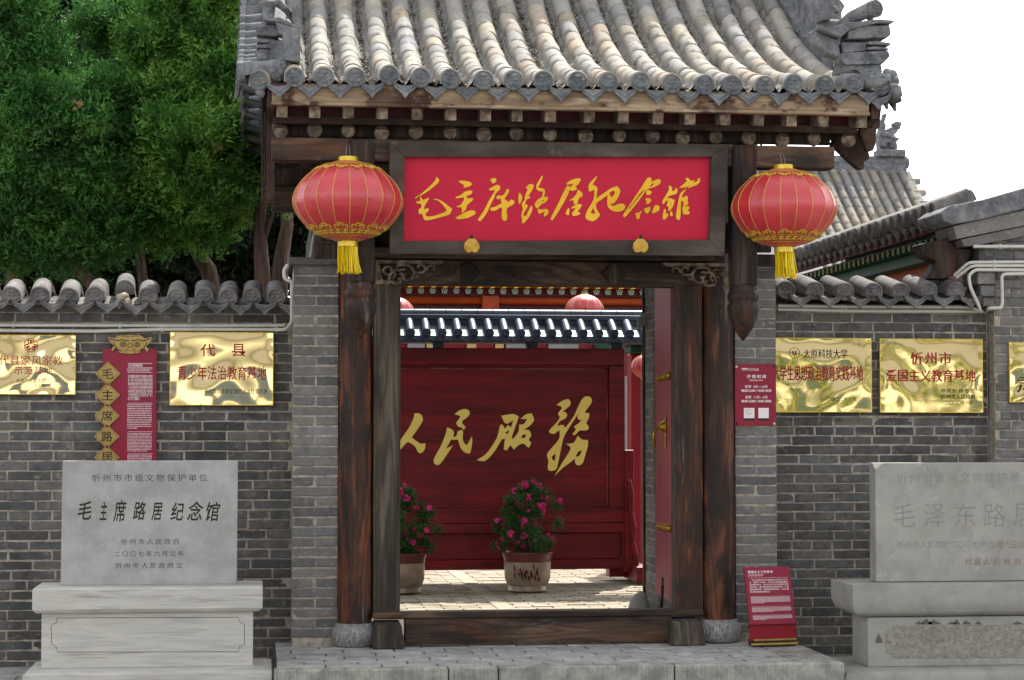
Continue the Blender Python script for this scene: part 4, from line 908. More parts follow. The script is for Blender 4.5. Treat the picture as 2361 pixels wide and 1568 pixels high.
def peach(px, py, m2):
    F = frame(P(px, py, 13.50)); s = .0028
    pts = [(0, 27), (-7, 17), (-17, 6), (-19, -6), (-13, -15), (-5, -17), (0, -13), (5, -17), (13, -15), (19, -6), (17, 6), (7, 17)]
    MB().prism([(x*s, y*s) for x, y in pts], F, 0, .022).build('peach_hook', M_['mattgold2'], nb_, bevel=.007)
    MB().prism([(0, 27*s+.002), (-7*s, 16*s), (7*s, 16*s)], F, -.004, .0235).build('hook_tip', M_['iron'], nb_, bevel=.003)
    MB().tube([F @ Vector((0, -.042, .01)), F @ Vector((0, -.06, .01))], .006, 8).build('hook_stem', M_['iron'], nb_)
M_['mattgold2'] = mat('faded_yellow_hook', ['9a7424', 'b48c34', 'c29c44'], 30, rough=.6, bump=.3, spots=[('5c4a2c', 18, .58, .7, .7)])
peach(1087, 567, 0); peach(1476, 567, 1)
# ================================================================ LANTERNS
def lantern(name, label, x, y, z, r, h_, wire, n=20, detail=True, group=None, tassel=True):
    t = thing(name, label, 'lantern', (x, y, z), group=group); c = Vector((x, y, z)); hh = h_/2; tc = .9
    def rz(t_):   # t_ -1..1
        q_ = abs(t_)*.972; return r*(1-q_**1.75)**.52, hh*t_
    NA, NZ = n*6, 28; v = []; f = []
    for j in range(NZ+1):
        q, zz = rz(-1+2*j/NZ)
        for k in range(NA):
            a = 2*math.pi*k/NA; ph = (k % 6)/6; d = 1-.018*math.sin(math.pi*ph)+.004*nz((math.cos(a)*4, math.sin(a)*4, zz*30))
            v.append((x+q*d*math.cos(a), y+q*d*math.sin(a), z+zz))
    f = [(j*NA+k, j*NA+(k+1) % NA, (j+1)*NA+(k+1) % NA, (j+1)*NA+k) for j in range(NZ) for k in range(NA)]
    MB().add(v, f).build('shade', M_['lantern'], t, smooth=True)
    for k in range(n):
        a = 2*math.pi*k/n; pts = []
        for j in range(15):
            q, zz = rz(-1+2*j/14); pts.append((x+(q*1.003+.0005)*math.cos(a), y+(q*1.003+.0005)*math.sin(a), z+zz))
        MB().tube(pts, .0022, 4, cap=False).build('rib_thread', M_['goldline'], t)
    q0 = rz(1)[0]
    if detail:
        cap = [(.066, 0), (.068, .004), (.062, .010), (.067, .016), (.062, .022), (.067, .028), (.062, .036), (.064, .042), (.05, .043)]
        MB().lathe(cap, (x, y, z+hh-.012), 32).build('top_collar', M_['brass'], t, smooth=True)
        MB().lathe(cap, (x, y, z-hh-.040), 32).build('bottom_collar', M_['brass'], t, smooth=True)
        def S(a, tt, off=.003):
            q, zz = rz(tt); return Vector((x+(q+off)*math.cos(a), y+(q+off)*math.sin(a), z+zz+(off*tt)))
        for s, nm in ((1, 'top_pattern'), (-1, 'bottom_pattern')):
            mb = MB(); m = 14; w = 2*math.pi/m
            for k in range(m):
                a0 = k*w; L = lambda u, t_: S(a0+u*w, s*t_)
                b0 = .70 if s < 0 else .80; e = .045
                for sg in (-1, 1):
                    mb.tube([L(sg*u, b0+d) for u, d in ((0, -.055), (.10, -.06), (.17, -.035), (.16, .0), (.08, .01), (.07, -.02), (.12, -.025))], .0046, 4)
                    mb.tube([L(sg*u, b0+d) for u, d in ((.17, -.01), (.25, -.025), (.36, -.02), (.42, .01), (.36, .035), (.29, .02), (.33, .005))], .0042, 4)
                if s < 0:
                    for p in ([(.02, .09), (.02, .14), (.40, .14), (.40, .09), (.14, .09), (.14, .115), (.28, .115)], [(.52, .09), (.52, .14), (.9, .14), (.9, .09), (.64, .09), (.64, .115), (.78, .115)]):
                        mb.tube([L(u, .70+d) for u, d in p], .0036, 4)
            for tt in ((.76, .86, .9) if s < 0 else (.87, .90)):
                mb.tube([S(2*math.pi*k/48, s*tt) for k in range(49)], .0022, 4, cap=False)
            mb.build(nm, M_['goldline'], t)
    else:
        MB().lathe([(r*.18, 0), (r*.18, .03)], (x, y, z+hh-.01), 16).build('top_collar', M_['brass'], t)
        MB().lathe([(r*.18, 0), (r*.18, .03)], (x, y, z-hh-.02), 16).build('bottom_collar', M_['brass'], t)
    if tassel:
        mb = MB(); rr = random.Random(int(x*100))
        for k in range(150):
            a = rr.uniform(0, 6.283); q = .064*math.sqrt(rr.uniform(.35, 1)); L = rr.uniform(.155, .178); p0 = Vector((x+q*math.cos(a), y+q*math.sin(a), z-hh-.038))
            dx = rr.uniform(-.012, .012)+.010; mb.tube([p0, p0+Vector((dx*.3+rr.uniform(-.006, .006), 0, -L*.5)), p0+Vector((dx+.15*q*math.cos(a), .1*q*math.sin(a), -L))], [.0032, .0030, .002], 3, cap=False)
        mb.build('tassel', M_['fringe'], t)
    if wire:
        MB().tube([(x-.013, y, z+hh+.03), (x-.010, y+.04, z+hh+.10), (x+.001, y+.235, z+hh+.03+wire)], .0013, 4).tube([(x+.013, y, z+hh+.03), (x+.012, y+.04, z+hh+.10), (x+.003, y+.235, z+hh+.03+wire)], .0013, 4).build('hanging_wire', M_['pipegrey'], t)
    return t
YL = 13.45
for px, py, lab in ((802, 464, 'big red oblate lantern with yellow tassel hanging left of the name board'), (1807, 480, 'big red oblate lantern with yellow tassel hanging right of the name board')):
    c0 = P(px, py, YL)
    if px < 1000: lantern('hanging_lantern', lab, c0.x, c0.y, c0.z, .356, .515, .14, group='large lanterns at the gate')
    else: lantern('hanging_lantern', lab, c0.x, c0.y, c0.z, .350, .515, .145, group='large lanterns at the gate')
# ================================================================ WALL SIGNS
def plaque(label, x0, y0, x1, y1, Y, lines, emblem=None, seed=0):
    a, b = P(x0, y1, Y), P(x1, y0, Y); c = (a+b)/2
    t = thing('brass_plaque', label, 'plaque', c, group='brass plaques on the courtyard walls')
    F = frame((c.x, Y, c.z)); w, h_ = b.x-a.x, b.z-a.z; nx, ny = 28, 20; v = []
    for j in range(ny+1):
        for i in range(nx+1):
            u, w_ = -1+2*i/nx, -1+2*j/ny; ed = (1-u**6)*(1-w_**6)
            d = .004*ed*noise.noise(Vector((u*1.6+seed*5, w_*1.4, seed)))+.006*max(0, abs(u)-.86)*4*noise.noise(Vector((seed, w_*3, 1)))
            v.append(F @ Vector((u*w/2, w_*h_/2, .024+d)))
    f = [(j*(nx+1)+i, j*(nx+1)+i+1, (j+1)*(nx+1)+i+1, (j+1)*(nx+1)+i) for j in range(ny) for i in range(nx)]
    MB().add(v, f).build('plate', M_['plate'], t, smooth=True)
    MB().box(-w/2, w/2, -h_/2, h_/2, .002, .0235-.004, F).build('plate_back', M_['brass'], t, bevel=.002)
    for (p, q, r_s, s_) in ((-w/2, w/2, h_/2-.006, h_/2), (-w/2, w/2, -h_/2, -h_/2+.006)):
        MB().box(p, q, r_s, s_, .019, .0285, F).build('plate_rim', M_['brass'], t, bevel=.002)
    for p, q in ((-w/2, -w/2+.006), (w/2-.006, w/2)): MB().box(p, q, -h_/2+.0065, h_/2-.0065, .019, .028, F).build('plate_rim', M_['brass'], t, bevel=.002)
    F2 = F @ Matrix.Translation((0, 0, .0285))
    for s, X0, Y0_, X1, Y1, m in lines: textpx(s, F2, X0, Y0_, X1, Y1, M_[m], t, lift=.0008, offset=0 if m != 'redprintb' else .01)
    return t, F2
M_['redprintb'] = M_['redprint']
p1, F1 = plaque('brass plaque at the left edge with a round red emblem above its lettering', -40, 773, 176, 910, YW-.03,
    [('代县家风家教', -3, 820, 145, 842, 'redprint'), ('示范基地', 33, 845, 120, 863, 'redprint'), ('代县妇女联合会', 38, 873, 104, 883, 'darkline'), ('二〇二二年五月', 43, 886, 103, 894, 'darkline')], seed=1)
cu, cv = hit(71, 796, F1)
mb = MB(); ring = [F1 @ Vector((cu+.046*math.cos(a), cv+.046*math.sin(a), .001)) for a in [2*math.pi*k/32 for k in range(33)]]
mb.tube(ring, .0022, 4, cap=False)
for q in range(3):
    a0 = math.pi/2+q*2*math.pi/3
    for sg in (-1, 1):
        mb.tube([F1 @ Vector((cu+rr*math.cos(a0+sg*d), cv+rr*math.sin(a0+sg*d), .001)) for rr, d in ((.012, 0), (.034, .12), (.038, .45), (.030, .75), (.020, .6))], .0042, 4)
mb.build('emblem', M_['redprint'], p1)
plaque('brass plaque with three red text lines, between the red panel and the left pier', 391, 767, 631, 935, YW-.03,
    [('代', 462, 793, 497, 822, 'redprintb'), ('县', 534, 793, 566, 822, 'redprintb'), ('青少年法治教育基地', 409, 844, 615, 876, 'redprintb'), ('中共代县县委全面依法治县委员会', 471, 896, 616, 908, 'darkline')], seed=2)
p3, F3 = plaque('brass plaque right beside the right pier, dark script line above red lettering', 1770, 780, 2007, 951, YW-.03,
    [('太原科技大学', 1853, 805, 1954, 826, 'darkline'), ('大学生思想政治教育实践基地', 1783, 843, 1990, 878, 'redprintb'), ('二〇二二年八月', 1907, 915, 1973, 924, 'darkline')], seed=3)
cu, cv = hit(1832, 814, F3)
MB().tube([F3 @ Vector((cu+.038*math.cos(a), cv+.038*math.sin(a), .001)) for a in [2*math.pi*k/28 for k in range(29)]], .0012, 4, cap=False).tube([F3 @ Vector((cu+x, cv+z, .001)) for x, z in ((-.010, .016), (-.010, -.008), (0, -.014), (.010, -.008), (.010, .016))], .0035, 4).build('emblem', M_['darkline'], p3)
plaque('brass plaque on the right wall with two large red lines and three small dark lines', 2027, 782, 2263, 952, YW-.03,
    [('忻州市', 2100, 812, 2194, 841, 'redprintb'), ('爱国主义教育基地', 2044, 852, 2250, 880, 'redprintb'), ('中共忻州市委', 2170, 896, 2248, 906, 'darkline'), ('忻州市人民政府', 2170, 909, 2249, 920, 'darkline'), ('二〇二〇年一月', 2180, 923, 2242, 934, 'darkline')], seed=4)
plaque('narrow visible end of a brass plaque at the right edge on the side hall wall', 2325, 790, 2460, 928, 14.66,
    [('肃', 2345, 866, 2400, 905, 'darkline')], seed=5)
# --- tall red panel with gold diamonds
Yv = YW-.035
vp = thing('information_panel', 'tall crimson panel with gold beast crest and a column of gold character diamonds', 'sign', P(300, 930, Yv))
Fv = frame(P(300, 930, Yv))
def vquad(name, m, pts, w0, w1, par, F=None, bev=.002):
    F = F or Fv; return MB().prism([hit(x, y, F) for x, y in pts], F, w0, w1).build(name, m, par, bevel=bev)
vquad('panel', M_['signred'], [(237, 804), (362, 804), (360, 1130), (236, 1130)], 0, .02, vp)
Zc = lambda x, y: (x/2.361/1.3621, (800+y/2.361)/1.3621)
crest = [(803,610),(850,622),(880,600),(960,595),(1050,600),(1075,622),(1130,612),(1120,650),(1085,680),(1105,700),(1095,728),(1080,705),(1050,700),(1040,730),(965,738),(890,730),(870,695),(850,700),(838,725),(828,700),(850,675),(820,655)]
vquad('beast_crest', M_['mattgold'], [Zc(*p) for p in crest], .021, .035, vp)
mb = MB(); Q = lambda pts, r=.0022: mb.tube([Fv @ Vector((*hit(*Zc(*p), Fv), .037)) for p in pts], r, 4)
for sx in (-1, 1):
    g_ = lambda x, y: (967+sx*x, y)
    Q([g_(50+22*math.cos(a), 667+20*math.sin(a)) for a in [k*.7 for k in range(10)]]); Q([g_(50+9*math.cos(a), 667+9*math.sin(a)) for a in [k*1.05 for k in range(7)]], .003)
    Q([g_(12, 640), g_(60, 632), g_(100, 640), g_(150, 625)], .003); Q([g_(100, 690), g_(115, 670), g_(125, 650)]); Q([g_(5, 655), g_(18, 672), g_(14, 690), g_(0, 686)])
    Q([g_(10, 715), g_(25, 700), g_(42, 712), g_(36, 726), g_(24, 718)]); Q([g_(60, 720), g_(95, 700), g_(110, 690)]); Q([g_(8, 610), g_(30, 604), g_(60, 606)])
mb.build('crest_line', M_['darkline'], vp)
for (cx, cy_, ch) in ((803, 880, '毛'), (800, 1038, '主'), (797, 1192, '席'), (795, 1345, '路'), (795, 1500, '居'), (795, 1655, '馆')):
    d = vquad('diamond_plate', M_['mattgold'], [Zc(cx-96, cy_+4), Zc(cx, cy_-88), Zc(cx+96, cy_+4), Zc(cx, cy_+92)], .021, .036, vp)
    MB().tube([Fv @ Vector((*hit(*Zc(cx+a, cy_+b), Fv), .0365)) for a, b in ((-80, 3), (0, -74), (80, 3), (0, 77), (-80, 3))], .0011, 4).build('diamond_line', M_['darkline'], d)
    a, b = hit(*Zc(cx-42, cy_+42), Fv), hit(*Zc(cx+42, cy_-36), Fv)
    text(ch, Fv @ Matrix.Translation((0, 0, .036)), (*a, *b), M_['darkline'], vp, name='character', offset=.008)
Fv2 = Fv @ Matrix.Translation((0, 0, .020))
def lines(F, x0, x1, y0, y1, n, mt, par, chars_=None, seed=0, lh=.52, slope_=0, last=1.0):
    """rows of tiny illegible print: short dashes"""
    r = random.Random(seed); mb = MB(); st = (y1-y0)/n
    for i in range(n):
        x = x0
        xe = x0+(x1-x0)*(last if i == n-1 else 1)
        while x < xe-1:
            w = r.uniform(1.2, 4.2); xx = min(x+w, xe); yy = y0+i*st+slope_*(x-x0)
            a, b = hit(x, yy+st*lh, F), hit(xx, yy+st*(.12+r.uniform(0, .15)), F); mb.prism([a, (b[0], a[1]), b, (a[0], b[1])], F, .0004, .0009); x = xx+r.uniform(.5, .9)
    mb.build('small_print', mt, par)
def rule(F, x0, x1, y, mt, par, th=.5):
    a, b = hit(x0, y+th, F), hit(x1, y-th, F); MB().prism([a, (b[0], a[1]), b, (a[0], b[1])], F, .0004, .001).build('rule_line', mt, par)
W_ = M_['white']
for y in (806, 816.5, 827, 897, 963.5, 1014): rule(Fv2, *[Zc(q, 0)[0] for q in (948, 1130)], Zc(0, 0)[1]*0+{806:838,816.5:848,827:858.5,897:929.5,963.5:995.5,1014:1046}[y], W_, vp, .35)
textpx('毛主席路居馆', Fv2, Zc(952, 0)[0], 839.5, Zc(1056, 0)[0], 845.5, W_, vp, offset=.01)
para = '毛主席路居纪念馆位于代县城内东大街路北\n是一九四八年四月毛主席东渡黄河前往西柏\n坡途中路居代县时的旧址坐北朝南砖木结构\n一九四八年四月六日毛主席周恩来任弼时等\n中央领导同志途经代县在此住宿一夜并听取\n了当地负责同志的工作汇报对群众生产和土\n改工作作了重要指示'
textpx(para, Fv2, Zc(948, 0)[0], 864, Zc(1132, 0)[0], 923, W_, vp, offset=.006)
lines(Fv2, 293.5, 351, 849.5, 857.5, 2, W_, vp, seed=3, last=.9)
lines(Fv2, 293.5, 350, 932, 990, 14, W_, vp, seed=4, last=.4); lines(Fv2, 293.5, 350, 998, 1042, 13, W_, vp, seed=5, last=.8); lines(Fv2, 293.5, 350, 1048, 1064, 4, W_, vp, seed=6)
# --- opening hours sign on the right pier
Yh = YP-.012
hs = thing('opening_hours_sign', 'small crimson opening hours sign screwed to the right brick pier', 'sign', P(1740, 910, Yh))
Fh = frame(P(1740, 910, Yh)); vquad('panel', M_['signred'], [(1694, 840), (1789, 839), (1789, 981), (1694, 982)], -.004, .006, hs, Fh)
Fh2 = Fh @ Matrix.Translation((0, 0, .0062))
for x, y in ((1698, 845.5), (1785, 845), (1699, 976.5), (1785, 977)):
    u, v_ = hit(x, y, Fh2); MB().lathe([(.009, 0), (.009, .004), (.003, .006)], Fh2 @ Vector((u, v_, 0)), 12, M=Matrix.Rotation(R(90), 3, 'X')).build('screw_cap', M_['pipe'] if (x < 1750) == (y < 900) else M_['iron'], hs)
ZH = lambda x, y: ((2216+x/2.24)/1.3621, (700+y/2.24)/1.3621)
def th(s, x0, y0, x1, y1, off=.01, m='white'): a, b = ZH(x0, y0), ZH(x1, y1); textpx(s, Fh2, a[0], a[1], b[0], b[1], M_[m], hs, offset=off)
th('代州古城', 302, 1022, 372, 1042, .004); th('开馆时间', 290, 1068, 424, 1094, .02); th('Opening time', 308, 1101, 403, 1114, .02)
th('旺季  4月—10月', 277, 1142, 433, 1162, .012); th('08:00-12:00 / 14:30-18:30', 251, 1171, 461, 1189, .03)
th('淡季  11月—3月', 278, 1216, 433, 1236, .012); th('08:00-12:00 / 14:00-18:00', 251, 1245, 461, 1263, .03)
for y in (1124, 1198, 1275, 1055): a, b = ZH(242, y), ZH(470, y); rule(Fh2, a[0], b[0], a[1], M_['screenred'], hs, .3)
mb = MB(); 
for k in range(3): mb.tube([Fh2 @ Vector((*hit(*ZH(262+k*15+8*math.cos(a), 1031+7*math.sin(a)), Fh2), .0008)) for a in [j*1.05 for j in range(7)]], .0013, 4)
mb.prism([hit(*ZH(*p), Fh2) for p in ((252, 1022), (298, 1022), (290, 1030), (262, 1030))], Fh2, .0004, .001); mb.build('logo_mark', W_, hs)
for k, (x0, x1) in enumerate(((269, 343), (371, 444))):
    vquad('code_square', W_, [ZH(x0, 1302), ZH(x1, 1302), ZH(x1, 1374), ZH(x0, 1374)], .0004, .001, hs, Fh2, 0)
    vquad('code_caption', M_['darkline'], [ZH(x0, 1376), ZH(x1, 1376), ZH(x1, 1390), ZH(x0, 1390)], .0004, .001, hs, Fh2, 0)
mb = MB(); 
for rr in (20, 13): mb.tube([Fh2 @ Vector((*hit(*ZH(306+rr*math.cos(a), 1330+rr*math.sin(a)), Fh2), .0016)) for a in [j*.45 for j in range(13 if rr > 15 else 11)]], .0007, 4)
mb.build('round_emblem', M_['engrave'], hs)
# --- leaning crimson stand at the foot of the right pier
sp_ = thing('floor_sign', 'slanted crimson text stand with a gold foot bar on the platform by the right pier', 'sign', P(1780, 1488, 13.95))
Ys = 13.98; bl, br_ = P(1728, 1398, Ys), P(1836, 1396, Ys); up = Vector((0, .36, .93))
zt_ = None; o_ = (bl+br_)/2
Fs = frame(o_, (br_-bl).normalized(), (-.12*0, .30, .954))
ZS = lambda x, y: ((2216+x/2.13)/1.3621, (1400+y/2.13)/1.3621)
vquad('panel', M_['signred'], [ZS(254, 812), ZS(560, 807), ZS(606, 1190), ZS(297, 1198)], -.02, .0, sp_, Fs)
vquad('base_panel', M_['signred2'], [ZS(297, 1200), ZS(606, 1192), ZS(608, 1302), ZS(298, 1308)], -.02, .002, sp_, frame(o_, (br_-bl).normalized(), (0, 0, 1)))
Fsb = frame(o_, (br_-bl).normalized(), (0, 0, 1)); a, b = ZS(300, 1330), ZS(614, 1322)
u0, v0 = hit(*a, Fsb); u1, v1 = hit(*b, Fsb)
MB().tube([Fsb @ Vector((u0, v0, .012)), Fsb @ Vector((u1, v0+.003, .012))], .011, 12).tube([Fsb @ Vector((u0+.02, v0+.028, .006)), Fsb @ Vector((u1-.01, v0+.031, .006))], .009, 12).build('foot_bar', M_['mattgold'], sp_, smooth=True, auto=True)
MB().box(u0+.01, u1-.01, v0-.014, v0+.03, -.10, .0, Fsb).build('foot_plate', M_['iron'], sp_, bevel=.003)
MB().add([Fsb @ Vector(p) for p in ((u0+.03, .0, -.022), (u0+.07, .0, -.022), (u0+.05, -.17, -.20), (u0+.03, -.17, -.20))], [(0,1,2,3)]).add([Fsb @ Vector(p) for p in ((u1-.07, .0, -.022), (u1-.03, .0, -.022), (u1-.03, -.17, -.20), (u1-.05, -.17, -.20))], [(0,1,2,3)]).build('back_strut', M_['iron'], sp_)
def ts(s, x0, y0, x1, y1, off=.01): a, b = ZS(x0, y0), ZS(x1, y1); textpx(s, Fs, a[0], a[1], b[0], b[1], W_, sp_, offset=off, shear=-.0)
# text rows follow the edge, so rows are given in panel coordinates
cor = [hit(*ZS(254, 812), Fs), hit(*ZS(560, 807), Fs), hit(*ZS(297, 1198), Fs), hit(*ZS(606, 1190), Fs)]
def Tp(x, y):   # 0..1 across / down the panel
    a = Vector(cor[0])*(1-x)+Vector(cor[1])*x; b = Vector(cor[2])*(1-x)+Vector(cor[3])*x; return a*(1-y)+b*y
def tsp(s, x0, y0, x1, y1, off=.008): a = Tp(x0, y1); b = Tp(x1, y0); q = (Tp(x0, y0)+Tp(x0, y1))/2; w = (Tp(x1, y0)-Tp(x0, y0)).x; text(s, Fs, (q.x, min(a.y, b.y), q.x+w, max(a.y, b.y)), W_, sp_, offset=off)
tsp('爱国主义教育基地', .08, .065, .62, .11, .02); tsp('Patriotism Education Base', .08, .122, .42, .14)
body = ['    毛主席路居纪念馆整体占地684平方', '米，建成于1968年，1981年公布为县级重点', '文物保护单位，2007年公布为忻州市重点文物', '保护单位，是山西省爱国主义教育基地、代县', '廉政教育基地、代县党性教育基地、代县干部', '培训党性教育现场教学点。']
for i, s in enumerate(body): tsp(s.strip(), .08+(.06 if i == 0 else 0), .215+i*.041, .93 if i < 5 else .52, .245+i*.041, .008)
def dash(y0, y1, n, seed, last):
    r = random.Random(seed); mb = MB()
    for i in range(n):
        yy = y0+(y1-y0)*i/n; x = .08; xe = .93*(last if i == n-1 else 1)
        while x < xe:
            w = r.uniform(.012, .04); a, b, c, d = Tp(x, yy), Tp(min(xe, x+w), yy), Tp(min(xe, x+w), yy+(y1-y0)/n*.42), Tp(x, yy+(y1-y0)/n*.42)
            mb.prism([a, b, c, d], Fs, .0004, .0009); x += w+.006
    mb.build('small_print', W_, sp_)
dash(.53, .64, 6, 1, .4); dash(.71, .79, 5, 2, .6); dash(.855, .925, 4, 3, .4); dash(.152, .17, 1, 4, .42)
for y in (.19, .515, .69, .838): mb = MB().prism([Tp(.08, y), Tp(.93, y), Tp(.93, y+.003), Tp(.08, y+.003)], Fs, .0004, .0009).build('rule_line', W_, sp_)
# ================================================================ STONE TABLETS
def stele_left():
    Yf = 13.3
    t = thing('stone_tablet', 'grey stone tablet on a pale veined marble pedestal left of the gate', 'monument', P(340, 1568, Yf))
    sx = lambda p, Y: PX(p, Y, 1300)
    zb = .150; zc0, zc1 = PZ(1402, Yf), PZ(1347, Yf)
    # base, stepped and bevelled
    ya, yb_ = 13.05, 13.78
    def bev_block(name, x0, x1, y0, y1, z0, z1, ix, iz, top=True, m='marble'):
        v = [(x0, y0, z0), (x1, y0, z0), (x1, y1, z0), (x0, y1, z0), (x0, y0, z1-iz), (x1, y0, z1-iz), (x1, y1, z1-iz), (x0, y1, z1-iz), (x0+ix, y0+ix, z1), (x1-ix, y0+ix, z1), (x1-ix, y1-ix, z1), (x0+ix, y1-ix, z1)]
        f = [(3,2,1,0), (8,9,10,11)]+[(i, (i+1) % 4, 4+(i+1) % 4, 4+i) for i in range(4)]+[(4+i, 4+(i+1) % 4, 8+(i+1) % 4, 8+i) for i in range(4)]
        return MB().add(v, f).build(name, M_[m], t, bevel=.004)
    bev_block('base', PX(52, ya, 1540), PX(627, ya, 1540), ya, yb_, -.05, zb, .05, .012)
    yd0, yd1 = 13.30, 13.72
    bx0, bx1 = sx(97, yd0), sx(584, yd0)
    b = MB().box(bx0, bx1, yd0, yd1, zb, zc0-.002).build('pedestal_body', M_['marble'], t, bevel=.004)
    # cap with a chamfered underside and top
    yc0, yc1 = 13.24, 13.78; cx0, cx1 = sx(75, yc0), sx(606, yc0); ch = .022
    z = [zc0, zc0+ch, zc1-.006, zc1+.004]
    v = []
    for k, (d, zz) in enumerate(((ch, z[0]), (0, z[1]), (0, z[2]), (.006, z[3]))): v += [(cx0+d, yc0+d, zz), (cx1-d, yc0+d, zz), (cx1-d, yc1-d, zz), (cx0+d, yc1-d, zz)]
    f = [(3,2,1,0), (12,13,14,15)]+[(4*k+i, 4*k+(i+1) % 4, 4*k+4+(i+1) % 4, 4*k+4+i) for k in range(3) for i in range(4)]
    MB().add(v, f).build('pedestal_cap', M_['marble'], t, bevel=.003)
    ys0 = 13.46; s = MB().add([(sx(140, ys0), ys0, z[3]), (sx(546, ys0), ys0, z[3]), (sx(546, ys0), ys0+.13, z[3]), (sx(140, ys0), ys0+.13, z[3]),
        (sx(142, ys0), ys0, PZ(1061, ys0)), (sx(547, ys0), ys0, PZ(1061, ys0)), (sx(547, ys0), ys0+.13, PZ(1061, ys0)), (sx(142, ys0), ys0+.13, PZ(1061, ys0))], [(3,2,1,0), (4,5,6,7), (0,1,5,4), (1,2,6,5), (2,3,7,6), (3,0,4,7)]).build('slab', M_['slab'], t, bevel=.005)
    F = frame((0, ys0, 0)); k = dict(lift=.0008)
    Zx = lambda x, y: (x/2.13/1.3621, (1400+y/2.13)/1.3621)
    def T(s_, x0, y0, x1, y1, m, off=0, sh=0): a, b_ = Zx(x0, y0), Zx(x1, y1); textpx(s_, F, a[0], a[1], b_[0], b_[1], M_[m], t, offset=off, shear=sh)
    T('忻州市市级文物保护单位', 616, 188, 1386, 240, 'engrave', -.004)
    chs = '毛主席路居纪念馆'; cx = [(520, 612), (666, 718), (757, 848), (888, 975), (1012, 1088), (1140, 1232), (1250, 1362), (1375, 1475)]
    cyy = [(370, 495), (375, 497), (362, 510), (372, 497), (380, 500), (378, 500), (372, 500), (375, 505)]
    for c_, (a, b_), (q0, q1) in zip(chs, cx, cyy): T(c_, a, q0, b_, q1, 'darkline', .012, .22)
    T('忻州市人民政府', 808, 620, 1200, 662, 'engrave', -.006); T('二〇〇七年六月公布', 765, 702, 1228, 742, 'engrave', -.002); T('忻州市人民政府立', 772, 780, 1218, 822, 'engrave', -.004)
    # incised line of the cartouche
    Fb = frame((0, yd0, 0)); pts = [(385, 1152), (1595, 1148), (1605, 1180), (1635, 1195), (1635, 1330), (1605, 1340), (1595, 1378), (385, 1380), (375, 1342), (345, 1325), (342, 1200), (375, 1185), (385, 1152)]
    MB().tube([Fb @ Vector((*hit(*Zx(*p), Fb), -.0012)) for p in pts], .0028, 4).build('cartouche_line', M_['darkline'], t)
stele_left()
